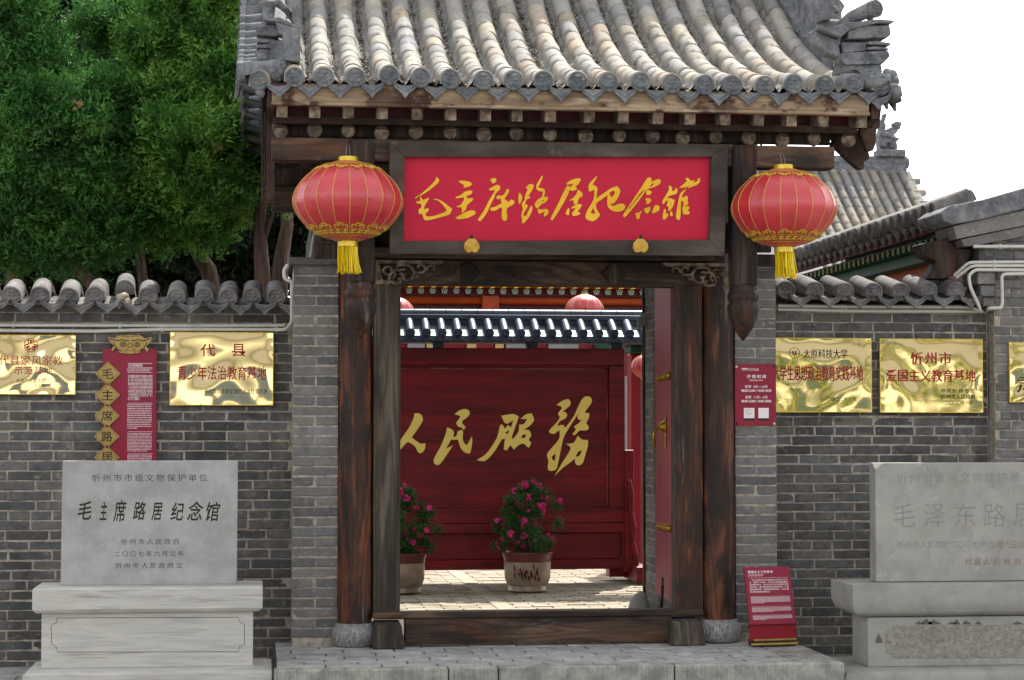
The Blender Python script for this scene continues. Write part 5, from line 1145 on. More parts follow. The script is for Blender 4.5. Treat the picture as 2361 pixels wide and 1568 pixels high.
def stele_right():
    Yf = 13.3
    t = thing('stone_tablet', 'buff grey stone tablet with a chipped corner on a heavy pedestal at the right edge', 'monument', P(2300, 1568, Yf))
    ZR = lambda x, y: ((2216+x/2.13)/1.3621, (1400+y/2.13)/1.3621)
    xR = PX(2361+330, Yf, 1300)
    ys = 13.42; x0 = PX(2019, ys, 1200); zt, zb_ = PZ(1067, ys, 2200), PZ(1341, ys, 2100)
    d = .14; c = .018
    v = [(x0, ys, zb_), (xR-.35, ys, zb_), (xR-.35, ys+d, zb_), (x0-.0, ys+d, zb_), (x0, ys, zt-.045), (x0+.06, ys, zt), (xR-.35, ys, zt), (xR-.35, ys+d, zt), (x0+.0, ys+d, zt), (x0, ys+.085, zt)]
    f = [(3,2,1,0), (0,1,6,5,4), (1,2,7,6), (2,3,8,7), (3,0,4,9,8), (5,6,7,8,9), (4,5,9)]
    MB().add(v, f).build('slab', M_['slab2'], t, bevel=.004)
    # cap with rounded lower edge
    yc0 = 13.25; cx0 = PX(1966, yc0, 1380); z1, z0 = PZ(1347, yc0, 2100), PZ(1425, yc0, 2100); dd = .52
    prof_ = [(.10, z0), (.055, z0+.012), (.022, z0+.04), (.004, z0+.085), (0, z0+.12), (0, z1-.004), (.006, z1)]
    v = []; 
    for o_, zz in prof_: v += [(cx0+o_, yc0+o_, zz), (xR-o_, yc0+o_, zz), (xR-o_, yc0+dd-o_, zz), (cx0+o_, yc0+dd-o_, zz)]
    n = len(prof_); f = [(3,2,1,0), (4*n-4, 4*n-3, 4*n-2, 4*n-1)]+[(4*k+i, 4*k+(i+1) % 4, 4*k+4+(i+1) % 4, 4*k+4+i) for k in range(n-1) for i in range(4)]
    MB().add(v, f).build('pedestal_cap', M_['slab2'], t, smooth=True, auto=True)
    yb0 = 13.33; bx0 = PX(2001, yb0, 1480); zz0 = PZ(1537, yb0, 2100)
    b = MB().box(bx0, xR-.1, yb0, yb0+.36, zz0, z0-.001).build('pedestal_body', M_['slab2'], t, bevel=.006)
    Fb = frame((0, yb0, 0)); pts = [(1245, 1215), (1290, 1200), (2600, 1195), (2600, 1415), (1240, 1422), (1232, 1390), (1204, 1385), (1204, 1245)]
    MB().prism([hit(*ZR(*p), Fb) for p in pts], Fb, -.02, .0035).build('pecked_panel', M_['rough2'], t, bevel=.003)
    r = random.Random(4)
    for (sx_, w, h_) in ((1430, 30, 24), (1480, 44, 40), (1530, 50, 34), (1650, 34, 22), (1680, 26, 38), (1745, 32, 30), (1825, 24, 26), (2090, 40, 24), (1160, 26, 70)):
        base_y = 1195 if sx_ != 1160 else 1320; poly = [(sx_-w*.9, base_y), (sx_-w*.7, base_y-h_*.5), (sx_-w*.3, base_y-h_*.7), (sx_, base_y-h_), (sx_+w*.2, base_y-h_*.6), (sx_+w*.6, base_y-h_*.45), (sx_+w, base_y)]
        MB().prism([hit(*ZR(*p), Fb) for p in poly], Fb, .0, .0012).build('stain', M_['rough2s'], t)
    ya = 13.14; v = []; ax0 = PX(1950, ya, 1560)
    prof_ = [(0, -.05), (0, zz0-.045), (.012, zz0-.02), (.045, zz0-.003), (.07, zz0)]
    for o_, zz in prof_: v += [(ax0+o_, ya+o_, zz), (xR+.1-o_, ya+o_, zz), (xR+.1-o_, ya+.72-o_, zz), (ax0+o_, ya+.72-o_, zz)]
    n = len(prof_); f = [(3,2,1,0), (4*n-4, 4*n-3, 4*n-2, 4*n-1)]+[(4*k+i, 4*k+(i+1) % 4, 4*k+4+(i+1) % 4, 4*k+4+i) for k in range(n-1) for i in range(4)]
    MB().add(v, f).build('base', M_['slab2'], t, smooth=True, auto=True)
    F = frame((0, ys, 0))
    def T(s_, x0_, y0_, x1_, y1_, m, off=0): a, b_ = ZR(x0_, y0_), ZR(x1_, y1_); textpx(s_, F, a[0], a[1], b_[0], b_[1], M_[m], t, offset=off)
    T('忻州市重点文物保护单', 1280, 178, 2100, 250, 'engrave2', -.004)
    for c_, a, b_ in (('毛', 1260, 1400), ('泽', 1462, 1605), ('东', 1665, 1805), ('路', 1860, 2005), ('居', 2060, 2205)): T(c_, a, 385, b_, 545, 'engrave2', -.008)
    T('忻州市人民政府二〇〇七年六', 1282, 632, 1930, 686, 'engrave2', -.004); T('月六日', 1950, 632, 2078, 686, 'engrave3', -.002); T('公布', 2090, 632, 2190, 686, 'engrave2')
    T('代县人', 1735, 752, 1900, 800, 'engrave3'); T('民政府立', 1925, 752, 2180, 800, 'engrave3', -.006)
M_['rough2s'] = mat('dark_stone_stain', ['54514a', '625f57'], 30, rough=.9, bump=.5)
stele_right()
# ================================================================ PIPES
def pipe(name, label, pts, r, m='pipe', clips=(), grp=None):
    t = thing(name, label, 'pipe', pts[0], group=grp)
    # round the corners
    q = [Vector(pts[0])]
    for i in range(1, len(pts)-1):
        p, a, b = Vector(pts[i]), Vector(pts[i-1]), Vector(pts[i+1]); d = min(.035, (p-a).length*.4, (b-p).length*.4)
        u, w = (a-p).normalized()*d, (b-p).normalized()*d
        for k in range(5): s_ = k/4; q.append((p+u)*(1-s_)**2+p*2*s_*(1-s_)+(p+w)*s_**2)
    q.append(Vector(pts[-1])); MB().tube(q, r, 12).build('conduit', M_[m], t, smooth=True, auto=True)
    for i in range(1, len(pts)-1):
        pass
    for c in clips:
        c = Vector(c); MB().tube([c-Vector((.008, 0, 0)), c+Vector((.008, 0, 0))], r*1.45, 12).box(c.x-.006, c.x+.006, c.y, c.y+r*1.6, c.z-r*1.2, c.z+r*1.2).build('clip', M_[m], t, bevel=.002)
    return t
Yp = YW-.025; L3 = lambda x, y, Y=Yp: P(*Zc(x, y), Y)
pipe('conduit_pipe', 'thinner upper conduit under the tile drips of the left wall', [P(-90, 749, Yp), L3(0, 522), L3(1460, 526), L3(2105, 524)], .0125, clips=[L3(100, 523), L3(890, 527), L3(1460, 526), L3(2108, 524)], grp='white conduits on the walls')
pipe('conduit_pipe', 'thicker lower white conduit along the left wall just above the brass plaques', [P(-90, 758, Yp-.01), L3(0, 562), L3(700, 568), L3(1200, 554), L3(2050, 556), L3(2120, 556, 14.70), L3(2165, 500, 14.5), L3(2165, 300, 14.4), L3(2165, 200, 14.35), L3(2110, 180, 14.34), L3(2108, 110, 14.34), L3(2135, 75, 14.34)], .0135, clips=[L3(1202, 556), L3(2050, 556)], grp='white conduits on the walls')
KR = lambda x, y, Y=14.77: P(*ZH(x, y), Y)
pipe('conduit_pipe', 'upper white conduit running under the tile drips of the right wall', [KR(510, 582), KR(1000, 590), KR(1800, 592), KR(1880, 600, 14.7), KR(1935, 630, 14.66), KR(1925, 590, 14.62), KR(1860, 450, 14.6), KR(1850, 370, 14.6), KR(1895, 330, 14.6), KR(2240, 332, 14.6), KR(2420, 332, 14.6)], .0125, clips=[KR(960, 590)], grp='white conduits on the walls')
pipe('conduit_pipe', 'lower white conduit along the right wall, with a stepped rise onto the side hall', [KR(510, 608), KR(1000, 620), KR(1980, 624), KR(1990, 600, 14.6), KR(2080, 598, 14.6), KR(2088, 560, 14.6), KR(2082, 360, 14.6), KR(2240, 358, 14.6), KR(2420, 358, 14.6)], .0125, clips=[KR(985, 615), KR(2084, 470, 14.6)], grp='white conduits on the walls')
pipe('conduit_pipe', 'middle pair conduit dropping diagonally from the side hall wall, upper one', [KR(1750, 370, 14.68), KR(1850, 278, 14.6), KR(2240, 275, 14.6), KR(2420, 275, 14.6)], .0115, clips=[KR(2030, 276, 14.6)], grp='white conduits on the walls')
pipe('conduit_pipe', 'middle pair conduit dropping diagonally from the side hall wall, lower one', [KR(1765, 385, 14.67), KR(1870, 302, 14.6), KR(2240, 302, 14.6), KR(2420, 302, 14.6)], .0115, clips=[KR(2032, 303, 14.6)], grp='white conduits on the walls')
pipe('conduit_pipe', 'topmost straight white conduit high on the side hall gable', [KR(1883, 166, 14.6), KR(2240, 166, 14.6), KR(2420, 166, 14.6)], .0125, clips=[KR(2070, 166, 14.6)], grp='white conduits on the walls')
pipe('conduit_pipe', 'short grey conduit rising from the left pier top behind the lantern', [P(712, 612, 14.6), P(718, 585, 14.6), P(724, 540, 14.6), P(745, 500, 14.65)], .012, 'pipegrey', grp='white conduits on the walls')
# ================================================================ SIDE HALL ON THE RIGHT
sh = thing('side_hall', 'grey brick side hall at the right edge with a dark tiled eave running back', 'building', P(2330, 1500, 14.7))
YS = 14.66; gx0 = PX(2296, YS, 1000); gx1 = PX(2361+420, YS, 1000); gz = PZ(600, YS, 2330)
wl = MB().box(gx0, gx1, YS+.008, YS+3.9, -.1, gz+.34).build('gable_wall', M_['mortar'], sh)
n = int((gz-0)/PB)+4; brickwork(wl, gx0, gx0+1.2, gz+.345-PB*(n+1), gz+.345, YS, 'l', rs=80)
MB().box(rx1+.001, gx0+.01, YS+.14, YS+.5, 0, gz-.4).build('corner_recess', M_['brick'], wl)
for k, (x0, y0, x1, y1) in enumerate(((1905, 345, 2040, 435), (1930, 440, 2040, 520), (1950, 525, 2040, 590), (1990, 595, 2045, 625))):
    a, b = KR(x0, y1, YS), KR(x1, y0, YS); MB().box(a.x, gx0-.002, YS-.03+k*.012, YS+.3, a.z+.003, b.z-.003).build('corbel_brick', M_['brick_light'], wl, bevel=.008)
# eave along the depth direction
ex = lambda Y: 4.86
zE = PZ(492, 15.0, 2160); XE = PX(2160, 15.0, 492)
# roof slab rising to the right
rs_ = .27
v = []; n = 14
for i in range(n+1):
    yy = 14.9+(20.5-14.9)*i/n
    for j in range(9): s_ = j/8*3.2; v.append((XE+s_, yy, zE-.02+rs_*s_+.004*s_*s_+.01*nz((s_*3, yy*3, 2))))
MB().add(v, [(i*9+j, i*9+j+1, (i+1)*9+j+1, (i+1)*9+j) for i in range(n) for j in range(8)]).build('roof_bed', M_['bed'], sh)
rrf = random.Random(9); yy = 15.02; k = 0
while yy < 20.2:
    for j in range(2 if yy > 15.6 else 1):
        s_ = j*.24; inst('cover_tile', CT_D[k % 3], sh, Matrix.Translation((XE-.02+s_, yy, zE+.02+rs_*s_)) @ Matrix.Rotation(-R(90), 4, 'Z') @ Matrix.Rotation(R(23), 4, 'X'))
    inst('end_disc', DI_D[k % 3], sh, Matrix.Translation((XE-.022, yy, zE+.018)) @ Matrix.Rotation(-R(90), 4, 'Z'))
    inst('drip_tile', DR_D[k % 3], sh, Matrix.Translation((XE-.01, yy+.1, zE-.02)) @ Matrix.Rotation(-R(90), 4, 'Z') @ Matrix.Rotation(R(8)+rrf.uniform(-.05, .05), 4, 'X'))
    yy += .2; k += 1
MB().box(XE+.04, XE+.08, 15.0, 20.3, zE-.12, zE-.03).build('eave_board', M_['maroon'], sh)
MB().box(XE+.10, XE+.7, 15.05, 20.3, zE-.155, zE-.135).build('soffit', M_['green'], sh)
yy = 15.25; 
while yy < 18.9:
    MB().box(XE+.055, XE+.6, yy, yy+.07, zE-.215, zE-.158).build('eave_rafter', M_['green'], sh, bevel=.005)
    c_ = Vector((XE+.053, yy+.035, zE-.187)); MB().tube([c_+Vector((0, .022*math.cos(a), .024*math.sin(a))) for a in [q*.7 for q in range(10)]], .004, 4).build('rafter_motif', M_['leafline'], sh)
    yy += .14
MB().box(XE+.30, XE+.5, 15.1, 20.3, zE-.62, zE-.30).build('painted_beam', M_['orange'], sh)
MB().box(XE+.14, XE+.3, 15.1, 20.3, zE-.30, zE-.22).build('painted_purlin', M_['green'], sh)
# gable verge: sloping coping and corbel courses, front face of the gable
Yg = 14.62
def gpoly(name, m, pts, y0, y1, bev=.006):
    Fg = frame((0, Yg, 0)); MB().prism([hit(*p, Fg) for p in pts], Fg, -(y1-Yg), -(y0-Yg)).build(name, M_[m], sh, bevel=bev)
gpoly('verge_coping', 'ridge', [(2162, 492), (2185, 476), (2260, 462), (2361, 433), (2560, 372), (2900, 285), (2900, 340), (2560, 440), (2361, 482), (2270, 505), (2190, 520), (2168, 512)], Yg-.06, Yg+.5, .015)
gpoly('verge_course', 'brick_light', [(2196, 522), (2361, 484), (2560, 442), (2560, 478), (2361, 520), (2203, 552)], Yg-.02, Yg+.4, .004)
gpoly('verge_course', 'brick_light', [(2216, 552), (2361, 522), (2560, 480), (2560, 512), (2361, 545), (2250, 566), (2222, 568)], Yg+.0, Yg+.4, .004)
gpoly('eave_corbel', 'oldwood', [(2130, 560), (2200, 545), (2222, 568), (2262, 570), (2235, 625), (2190, 640), (2150, 640), (2175, 600), (2140, 585)], Yg+.14, Yg+.3, .01)
gpoly('gable_infill', 'brick', [(2262, 570), (2361, 547), (2560, 512), (2560, 700), (2262, 700)], Yg+.045, Yg+.3, .0)
# ================================================================ FAR HALL ROOF
fh = thing('far_hall', 'distant hall with ribbed roof and ridge dragon, behind the right lantern', 'building', P(2000, 900, 37))
Ya, Yb2 = 35.2, 39.2; za, zb2 = PZ(660, Ya, 2000), PZ(392, Yb2, 2060)
xl_, xr_ = PX(1640, Yb2, 500), PX(2076, Yb2, 395)
def fz_(q): return za+(zb2-za)*(q*.72+.28*q*q)
v = []; 
for i in range(21):
    q = i/20
    for x in (xl_-3, xr_+.2): v.append((x, Ya+(Yb2-Ya)*q, fz_(q)-.03))
MB().add(v, [(2*i, 2*i+1, 2*i+3, 2*i+2) for i in range(20)]).build('roof_bed', M_['bed'], fh)
x = xr_; k = 0; S_ = .27; nn = 0
box('dragon_plinth', M_['ridge'], fh, PX(2020, Yb2, 355), PX(2082, Yb2, 355), Yb2-.2, Yb2+.2, PZ(364, Yb2, 2050), PZ(347, Yb2, 2050), .02)
FT = [cover_mesh(.34, .072, i+90, M_['tile_mid'], skirt=.05, n=7) for i in range(3)]
stf = MB()
while x > xl_-2:
    q = 0; j = 0
    while q < 1:
        a = math.atan2(fz_(min(1, q+.05))-fz_(q), .05*(Yb2-Ya)); m = tilt(x, Ya+(Yb2-Ya)*q, fz_(q), a)
        if q > .12 and k < 23: inst('roof_tile', FT[(j*7+k*3) % 3], fh, m); nn += 1
        q += .325*math.cos(a)/(Yb2-Ya); j += 1
    x -= .195; k += 1
MB().box(xl_-3, xr_+.1, Yb2-.1, Yb2+.15, zb2-.1, PZ(362, Yb2, 2050)).build('ridge_wall', M_['ridge'], fh)
MB().tube([(xl_-3, Yb2, PZ(375, Yb2, 2050)), (xr_+.15, Yb2, PZ(375, Yb2, 2050))], .11, 10).build('ridge_moulding', M_['ridge'], fh)
for q in range(12):
    t_ = q/12; inst('verge_tile', FT[0], fh, Matrix.Translation((xr_+.33, Ya+(Yb2-Ya)*(t_+.04), fz_(t_)+.02)) @ Matrix.Rotation(R(90), 4, 'Z'))
ZD = lambda x, y: ((2330+x/2.9035)/1.3621, (y/2.9035)/1.3621)
Fd2 = frame((0, Yb2, 0)); dr = [(1240,1390),(1232,1240),(1250,1180),(1250,1110),(1275,1085),(1290,1060),(1280,1048),(1298,1035),(1308,1050),(1300,1085),(1285,1120),(1300,1150),(1295,1200),(1310,1215),(1315,1180),(1350,1165),(1385,1170),(1370,1130),(1395,1110),(1420,1120),(1450,1105),(1435,1130),(1445,1145),(1430,1160),(1435,1180),(1410,1190),(1400,1215),(1375,1235),(1390,1260),(1415,1258),(1420,1280),(1395,1300),(1405,1340),(1395,1390)]
MB().prism([hit(*ZD(*p), Fd2) for p in dr], Fd2, -.12, .12).build('ridge_dragon', M_['ridge'], fh, bevel=.03)
MB().tube([Fd2 @ Vector((*hit(*ZD(x, y), Fd2), .13)) for x, y in ((1270, 1350), (1290, 1300), (1330, 1290), (1360, 1320), (1340, 1360))], .06, 6).tube([Fd2 @ Vector((*hit(*ZD(x, y), Fd2), .13)) for x, y in ((1260, 1240), (1310, 1235), (1370, 1280))], .05, 6).build('dragon_scroll', M_['ridge'], fh, smooth=True)
MB().box(xl_-3, xr_-.1, Ya+.6, Ya+3, 0, za-.0).build('hall_wall', M_['brick'], fh)
# ================================================================ COURTYARD: MAIN HALL
mh = thing('main_hall', 'painted courtyard hall behind the screen with flower rafter ends under its eave', 'building', P(1200, 900, 27))
YM = 27.0; hx0, hx1 = PX(700, YM, 700), PX(1900, YM, 700)
def hb(name, m, y0, y1, Y, dep=.1, x0=None, x1=None, bev=.01): return MB().box(x0 or hx0, x1 or hx1, Y, Y+dep, PZ(y1, Y), PZ(y0, Y)).build(name, M_[m], mh, bevel=bev)
hb('eave_batten', 'orange', 645, 663, YM-.25, .1); hb('soffit_board', 'maroon', 663, 684, YM, .05)
flo = MB(); pts = []
for k in range(60):
    a = 2*math.pi*k/60; pts.append(((.030+.012*abs(math.cos(2.5*a)))*math.sin(a), (.030+.012*abs(math.cos(2.5*a)))*math.cos(a)))
fm1 = MB().prism(pts, frame((0, 0, 0)), 0, .01).mesh('rafter_flower', M_['mint'])
p2 = MB()
for k in range(5):
    a = 2*math.pi*k/5; cpt = Vector((.024*math.sin(a), 0, .024*math.cos(a))); p2.lathe([(.0095, 0), (.0095, .003)], cpt+Vector((0, -.010, 0)), 8, M=Matrix.Rotation(R(90), 3, 'X'))
fm2 = p2.mesh('petal', M_['green']); fm3 = MB().lathe([(.009, 0), (.009, .003)], (0, -.010, 0), 8, M=Matrix.Rotation(R(90), 3, 'X')).mesh('flower_centre', M_['orange'])
for k in range(44):
    px = 825/2.146; x = PX((900+825/2.146)/1.3621, YM-.1, 671)+(k-8)*.1535; z = PZ(671, YM-.1, 1100)
    o = inst('rafter_flower', fm1, mh, Matrix.Translation((x, YM-.12, z)))
    inst('petal', fm2, o, Matrix.Translation((x, YM-.12, z))); inst('flower_centre', fm3, o, Matrix.Translation((x, YM-.12, z)))
    MB().box(x-.028, x+.028, YM-.26, YM-.262, PZ(664, YM-.25), PZ(660, YM-.25)).build('gold_motif', M_['yellow'], mh)
MB().tube([(hx0, YM+.1, PZ(692, YM)), (hx1, YM+.1, PZ(692, YM))], .055, 12).build('eave_purlin', M_['orange'], mh, smooth=True)
hb('lattice_panel', 'maroon', 701, 735, YM+.15, .05); hb('tie_beam', 'orange', 717, 728, YM+.05, .1)
for px in (1131, 1560, 780): 
    x = PX(px, YM, 700); box('bracket_post', M_['orange'], mh, x-.11, x+.11, YM-.02, YM+.12, PZ(730, YM), PZ(682, YM), .01)
hb('facade_wall', 'hallred', 730, 1230, YM+.3, .2)
for px, w, m in ((995, 22, 'cream'), (1088, 22, 'cream'), (1118, 40, 'hallred'), (1152, 20, 'cream'), (960, 40, 'plaster'), (1190, 46, 'plaster'), (1400, 60, 'green'), (1300, 70, 'plaster')):
    x = PX(px, YM+.2, 795); box('door_panel', M_[m], mh, x-w/2*.0057, x+w/2*.0057, YM+.22, YM+.28, PLAT, PZ(740, YM), .005)
# roof of the hall above the eave, hidden by the gate lintel but there
MB().add([(hx0, YM-.3, PZ(640, YM-.3)), (hx1, YM-.3, PZ(640, YM-.3)), (hx1, YM+3, PZ(640, YM)+1.5), (hx0, YM+3, PZ(640, YM)+1.5)], [(0,1,2,3)]).build('roof', M_['tile_dark'], mh)
for px, py, r_px in ((1348, 712, 45), (910, 718, 45)):
    c0 = P(px, py, 26.2); 
    lantern('courtyard_lantern', 'small red lantern under the hall eave, '+('above the right half of the screen wall' if px > 1000 else 'cut off by the left door post'), c0.x, c0.y, c0.z, r_px*26.2/4800, .36, 0, n=16, detail=False, tassel=False, group='small lanterns in the courtyard')
# right-hand courtyard wing seen in the gap
rwg = thing('courtyard_wing', 'red-columned courtyard wing glimpsed in the gap right of the red screen', 'building', P(1470, 1200, 24))
box('column', M_['hallred'], rwg, PX(1454, 22.5, 900), PX(1482, 22.5, 900), 22.5, 22.75, PLAT, PZ(812, 22.5), .03)
box('wall', M_['plaster'], rwg, PX(1436, 26, 900), PX(1452, 26, 900), 25.8, 26, PLAT, PZ(868, 26), .01)
box('wall', M_['ridge'], rwg, PX(1462, 23.5, 900), PX(1600, 23.5, 900), 23.4, 23.6, PLAT, PZ(850, 23.5), .01)
box('eave', M_['green'], rwg, PX(1450, 22.3, 800), PX(1600, 22.3, 800), 22.2, 22.6, PZ(812, 22.3), PZ(796, 22.3), .01)
box('eave_tile', M_['tile_dark'], rwg, PX(1440, 22.2, 800), PX(1600, 22.2, 800), 21.9, 22.6, PZ(794, 22.2), PZ(788, 22.2), .01)
c0 = P(1484, 845, 21.8); lantern('courtyard_lantern', 'small red lantern right of the screen wall, half hidden by the passage wall', c0.x, c0.y, c0.z, 30*21.8/4800, .24, 0, n=16, detail=False, tassel=False, group='small lanterns in the courtyard')
# ================================================================ SCREEN WALL
YN = 20.05
sc = thing('screen_wall', 'dark red wooden screen wall with gold brush characters and a blue grey tiled top', 'screen', P(1180, 1350, YN))
sxl, sxr = PX(760, YN, 1000), PX(1440, YN, 1000)
Zt = lambda y: PZ(y, YN, 1180)
def sb(name, x0, x1, y0, y1, d0, d1, m='screenred', par=None, bev=.006): return MB().box(x0, x1, YN+d0, YN+d1, Zt(y1), Zt(y0)).build(name, M_[m], par or sc, bevel=bev)
px_ = lambda p: PX(p, YN, 1000)
sb('panel', sxl+.2, px_(1404)+.001, 846, 1174, .03, .07)
sb('rail', sxl, sxr, 803, 842, -.03, .10); sb('rail', sxl+.001, px_(1403), 842.5, 847, -.015, .09); sb('rail', sxl, sxr, 1172, 1206, -.03, .10)
sb('rail', sxl, sxr, 1207, 1229, -.04, .11); sb('skirting_panel', sxl+.1, px_(1432), 1230, 1290, .02, .08); sb('rail', sxl, sxr, 1290.5, 1313, -.04, .11)
sb('stile', px_(1404), sxr-.001, 842.5, 1171.5, -.029, .10); sb('stile', sxl, sxl+.2, 842.5, 1171.5, -.029, .10)
sb('stile', px_(1433), sxr-.001, 1229.5, 1290, -.03, .10)
MB().box(sxl+.2, px_(1404), YN+.024, YN+.028, Zt(850.5), Zt(848.8)).box(px_(1401), px_(1402.5), YN+.024, YN+.028, Zt(1165), Zt(851)).build('worn_edge', M_['fascia'], sc)
for s0 in (1436,):
    o = sb('end_post', px_(1438), px_(1459), 1038, 1320, -.06, .12)
    poly = [(1446, 1105), (1456, 1108), (1462, 1140), (1460, 1180), (1467, 1215), (1464, 1250), (1472, 1280), (1474, 1312), (1462, 1314), (1452, 1200)]
    F = frame((0, YN-.20, 0)); MB().prism([hit(*p, F) for p in poly], F, -.06, .0).build('foot_scroll', M_['screenred'], sc, bevel=.008)
    F = frame((0, YN-.22, 0)); x0, x1 = PX(1452, YN-.3, 1330), PX(1492, YN-.3, 1330)
    MB().box(px_(1410), px_(1452), YN+.15, YN+.35, PLAT+.04, PLAT+.14).box(px_(1452)+.0, px_(1490), YN-.36, YN+.35, PLAT+.02, PLAT+.17).build('foot_beam', M_['screenred'], sc, bevel=.008)
for p in (1226, 1422, 1010):
    MB().box(px_(p-13), px_(p+13), YN-.02, YN+.09, Zt(818), Zt(785)).build('roof_bracket', M_['steel'], sc, bevel=.004)
# tiled top
ov = .32; zr_ = Zt(722); ze = PZ(770, YN-ov, 1180)
rt = MB().prism([(-ov-.0, 0), (-.1, .11), (.1, .11), (ov, 0), (ov, -.05), (-ov, -.05)], frame((sxl-.1, YN, ze-.02), (0, 1, 0), (0, 0, 1)), 0, sxr-sxl+1.4).build('screen_roof', M_['steel'], sc)
x0r, x1r = sxl-.1, sxr+1.3
RL = lambda name, y0, y1, d, m='steel', bev=.004: MB().box(x0r, x1r, YN-d, YN+d, Zt(y1), Zt(y0)).build(name, M_[m], rt, bevel=bev)
RL('ridge_band', 727, 738, .075); RL('ridge_wall', 738, 757, .055); 
x = x0r
while x < x1r:
    MB().tube([(x+.002, YN, Zt(726)), (x+.148, YN, Zt(726))], .052, 12).build('ridge_tile', M_['steel'], rt, smooth=True, auto=True); x += .152
CS = cover_mesh(.24, .042, 5, M_['steel'], skirt=.02); DS = disc_mesh(.045, 4, M_['steel']); PS = drip_mesh(.15, .06, 2, M_['steel'], arc=.035)
x = PX((900+835/2.146)/1.3621, YN-ov, 770)-.151*12
while x < x1r:
    m = tilt(x, YN-ov, ze+.01, R(28)); inst('cover_tile', CS, rt, m); inst('end_disc', DS, rt, tilt(x, YN-ov-.002, ze+.008, 0)); inst('drip_tile', PS, rt, tilt(x+.076, YN-ov+.0, ze-.01, 0))
    x += .151
FS = frame((0, YN+.03, 0)); Cc = lambda pts: [hit((1250+x/3.808)/1.3621, (1230+y/3.808)/1.3621, FS) for x, y in pts]
sch = [[Cc([(200,262),(245,262),(285,290),(290,355),(160,548),(270,625),(322,618),(322,670),(295,720),(265,735),(235,715),(205,655),(150,615),(110,605),(20,700),(-150,850),(-170,840),(-60,720),(30,580),(140,420),(190,310)])],
 [Cc([(680,268),(740,225),(800,210),(840,225),(855,260),(820,310),(765,350),(765,380),(805,425),(785,455),(765,430),(720,415),(695,375),(730,330),(750,290)]),
  Cc([(590,430),(655,465),(665,505),(650,548),(700,530),(715,480),(760,458),(775,480),(770,560),(790,620),(825,645),(850,600),(880,540),(885,590),(865,720),(850,738),(800,725),(750,670),(718,570),(650,575),(635,570),(565,688),(648,650),(590,740),(490,872),(440,862),(430,810),(520,640),(570,510)])],
 [Cc([(1240,290),(1380,270),(1440,300),(1400,420),(1360,530),(1358,580),(1400,540),(1440,480),(1452,395),(1500,392),(1550,325),(1468,325),(1530,275),(1595,262),(1622,335),(1590,390),(1490,465),(1560,462),(1588,520),(1560,580),(1588,610),(1560,672),(1500,620),(1440,640),(1385,690),(1340,635),(1300,702),(1265,690),(1280,560),(1240,570),(1160,700),(1040,825),(945,820),(1060,740),(1180,560),(1225,400),(1245,395),(1280,450),(1310,400),(1350,430),(1385,335),(1310,380),(1275,370)]),
  Cc([(1275,500),(1310,465),(1330,470),(1310,505)]), Cc([(1468,555),(1490,515),(1540,512),(1510,555)])],
 [Cc([(1900,158),(1960,115),(2030,92),(2055,115),(2055,160),(1960,242),(2000,248),(2018,285),(1990,325),(1930,355),(1900,415),(1970,400),(2000,438),(2100,300),(2190,110),(2240,60),(2295,65),(2315,110),(2290,160),(2225,250),(2285,262),(2280,310),(2250,375),(2278,430),(2250,462),(2170,465),(2110,518),(2088,508),(2130,450),(2105,420),(2160,380),(2205,330),(2165,340),(2145,300),(2228,150),(2160,250),(2000,500),(1970,570),(1950,660),(1910,850),(1885,930),(1815,945),(1792,920),(1800,830),(1785,750),(1860,650),(1930,560),(1935,465),(1910,470),(1870,502),(1815,492),(1810,465),(1920,345),(1935,300),(1915,265),(1960,200),(1955,180)]),
  Cc([(1832,780),(1885,732),(1880,825),(1850,820)]),
  Cc([(2148,532),(2200,575),(2268,580),(2265,650),(2235,760),(2200,860),(2155,880),(2125,860),(2112,798),(2050,850),(1980,900),(1880,995),(1960,860),(2060,700),(2060,660),(2015,628),(2095,615),(2130,570)]), Cc([(2120,780),(2150,720),(2185,698),(2195,720),(2160,775)])]]
M_['gold2'] = mat('gold_painted_relief', ['fadb6a', 'fbdd70', 'fde07a'], 5, rough=.4, bump=.05)
for c_ in sch: outlines(c_, FS, M_['gold2'], sc, 'character', .006, .001, bevel=.002)
text('为', FS, (px_(800), Zt(1080), px_(870), Zt(930)), M_['gold2'], sc, name='character', offset=.03)
# ================================================================ POTTED ROSES
def scatter_leaves(mb_v, mb_f, pos, nrm, size, fold=.3, asp=.5):
    n = len(pos); up = rng.normal(size=(n, 3)); a = np.cross(nrm, up); a /= np.linalg.norm(a, axis=1)[:, None]+1e-9
    b = np.cross(nrm, a); s = (size*rng.uniform(.7, 1.3, n))[:, None]
    p = [pos-a*s*.5, pos+b*s*asp*.5+nrm*s*.1, pos+a*s*.5, pos-b*s*asp*.5+nrm*s*.1]
    k = len(mb_v); V = np.stack(p, 1).reshape(-1, 3); mb_v.extend(map(tuple, V)); mb_f.extend([(k+4*i, k+4*i+1, k+4*i+2, k+4*i+3) for i in range(n)])
def petal_mesh(seed):
    r = random.Random(seed); mb = MB()
    for k in range(14):
        a = r.uniform(0, 6.28); e = r.uniform(-.3, 1.2); d = Vector((math.cos(a)*math.cos(e), math.sin(a)*math.cos(e), math.sin(e))); t = d.cross(Vector((0, 0, 1))).normalized(); w = .012
        mb.add([d*.003, d*.014+t*w, d*.024, d*.014-t*w], [(0, 1, 2, 3)])
    return mb.mesh('flower', M_['pink'])
FLW = [petal_mesh(i) for i in range(5)]
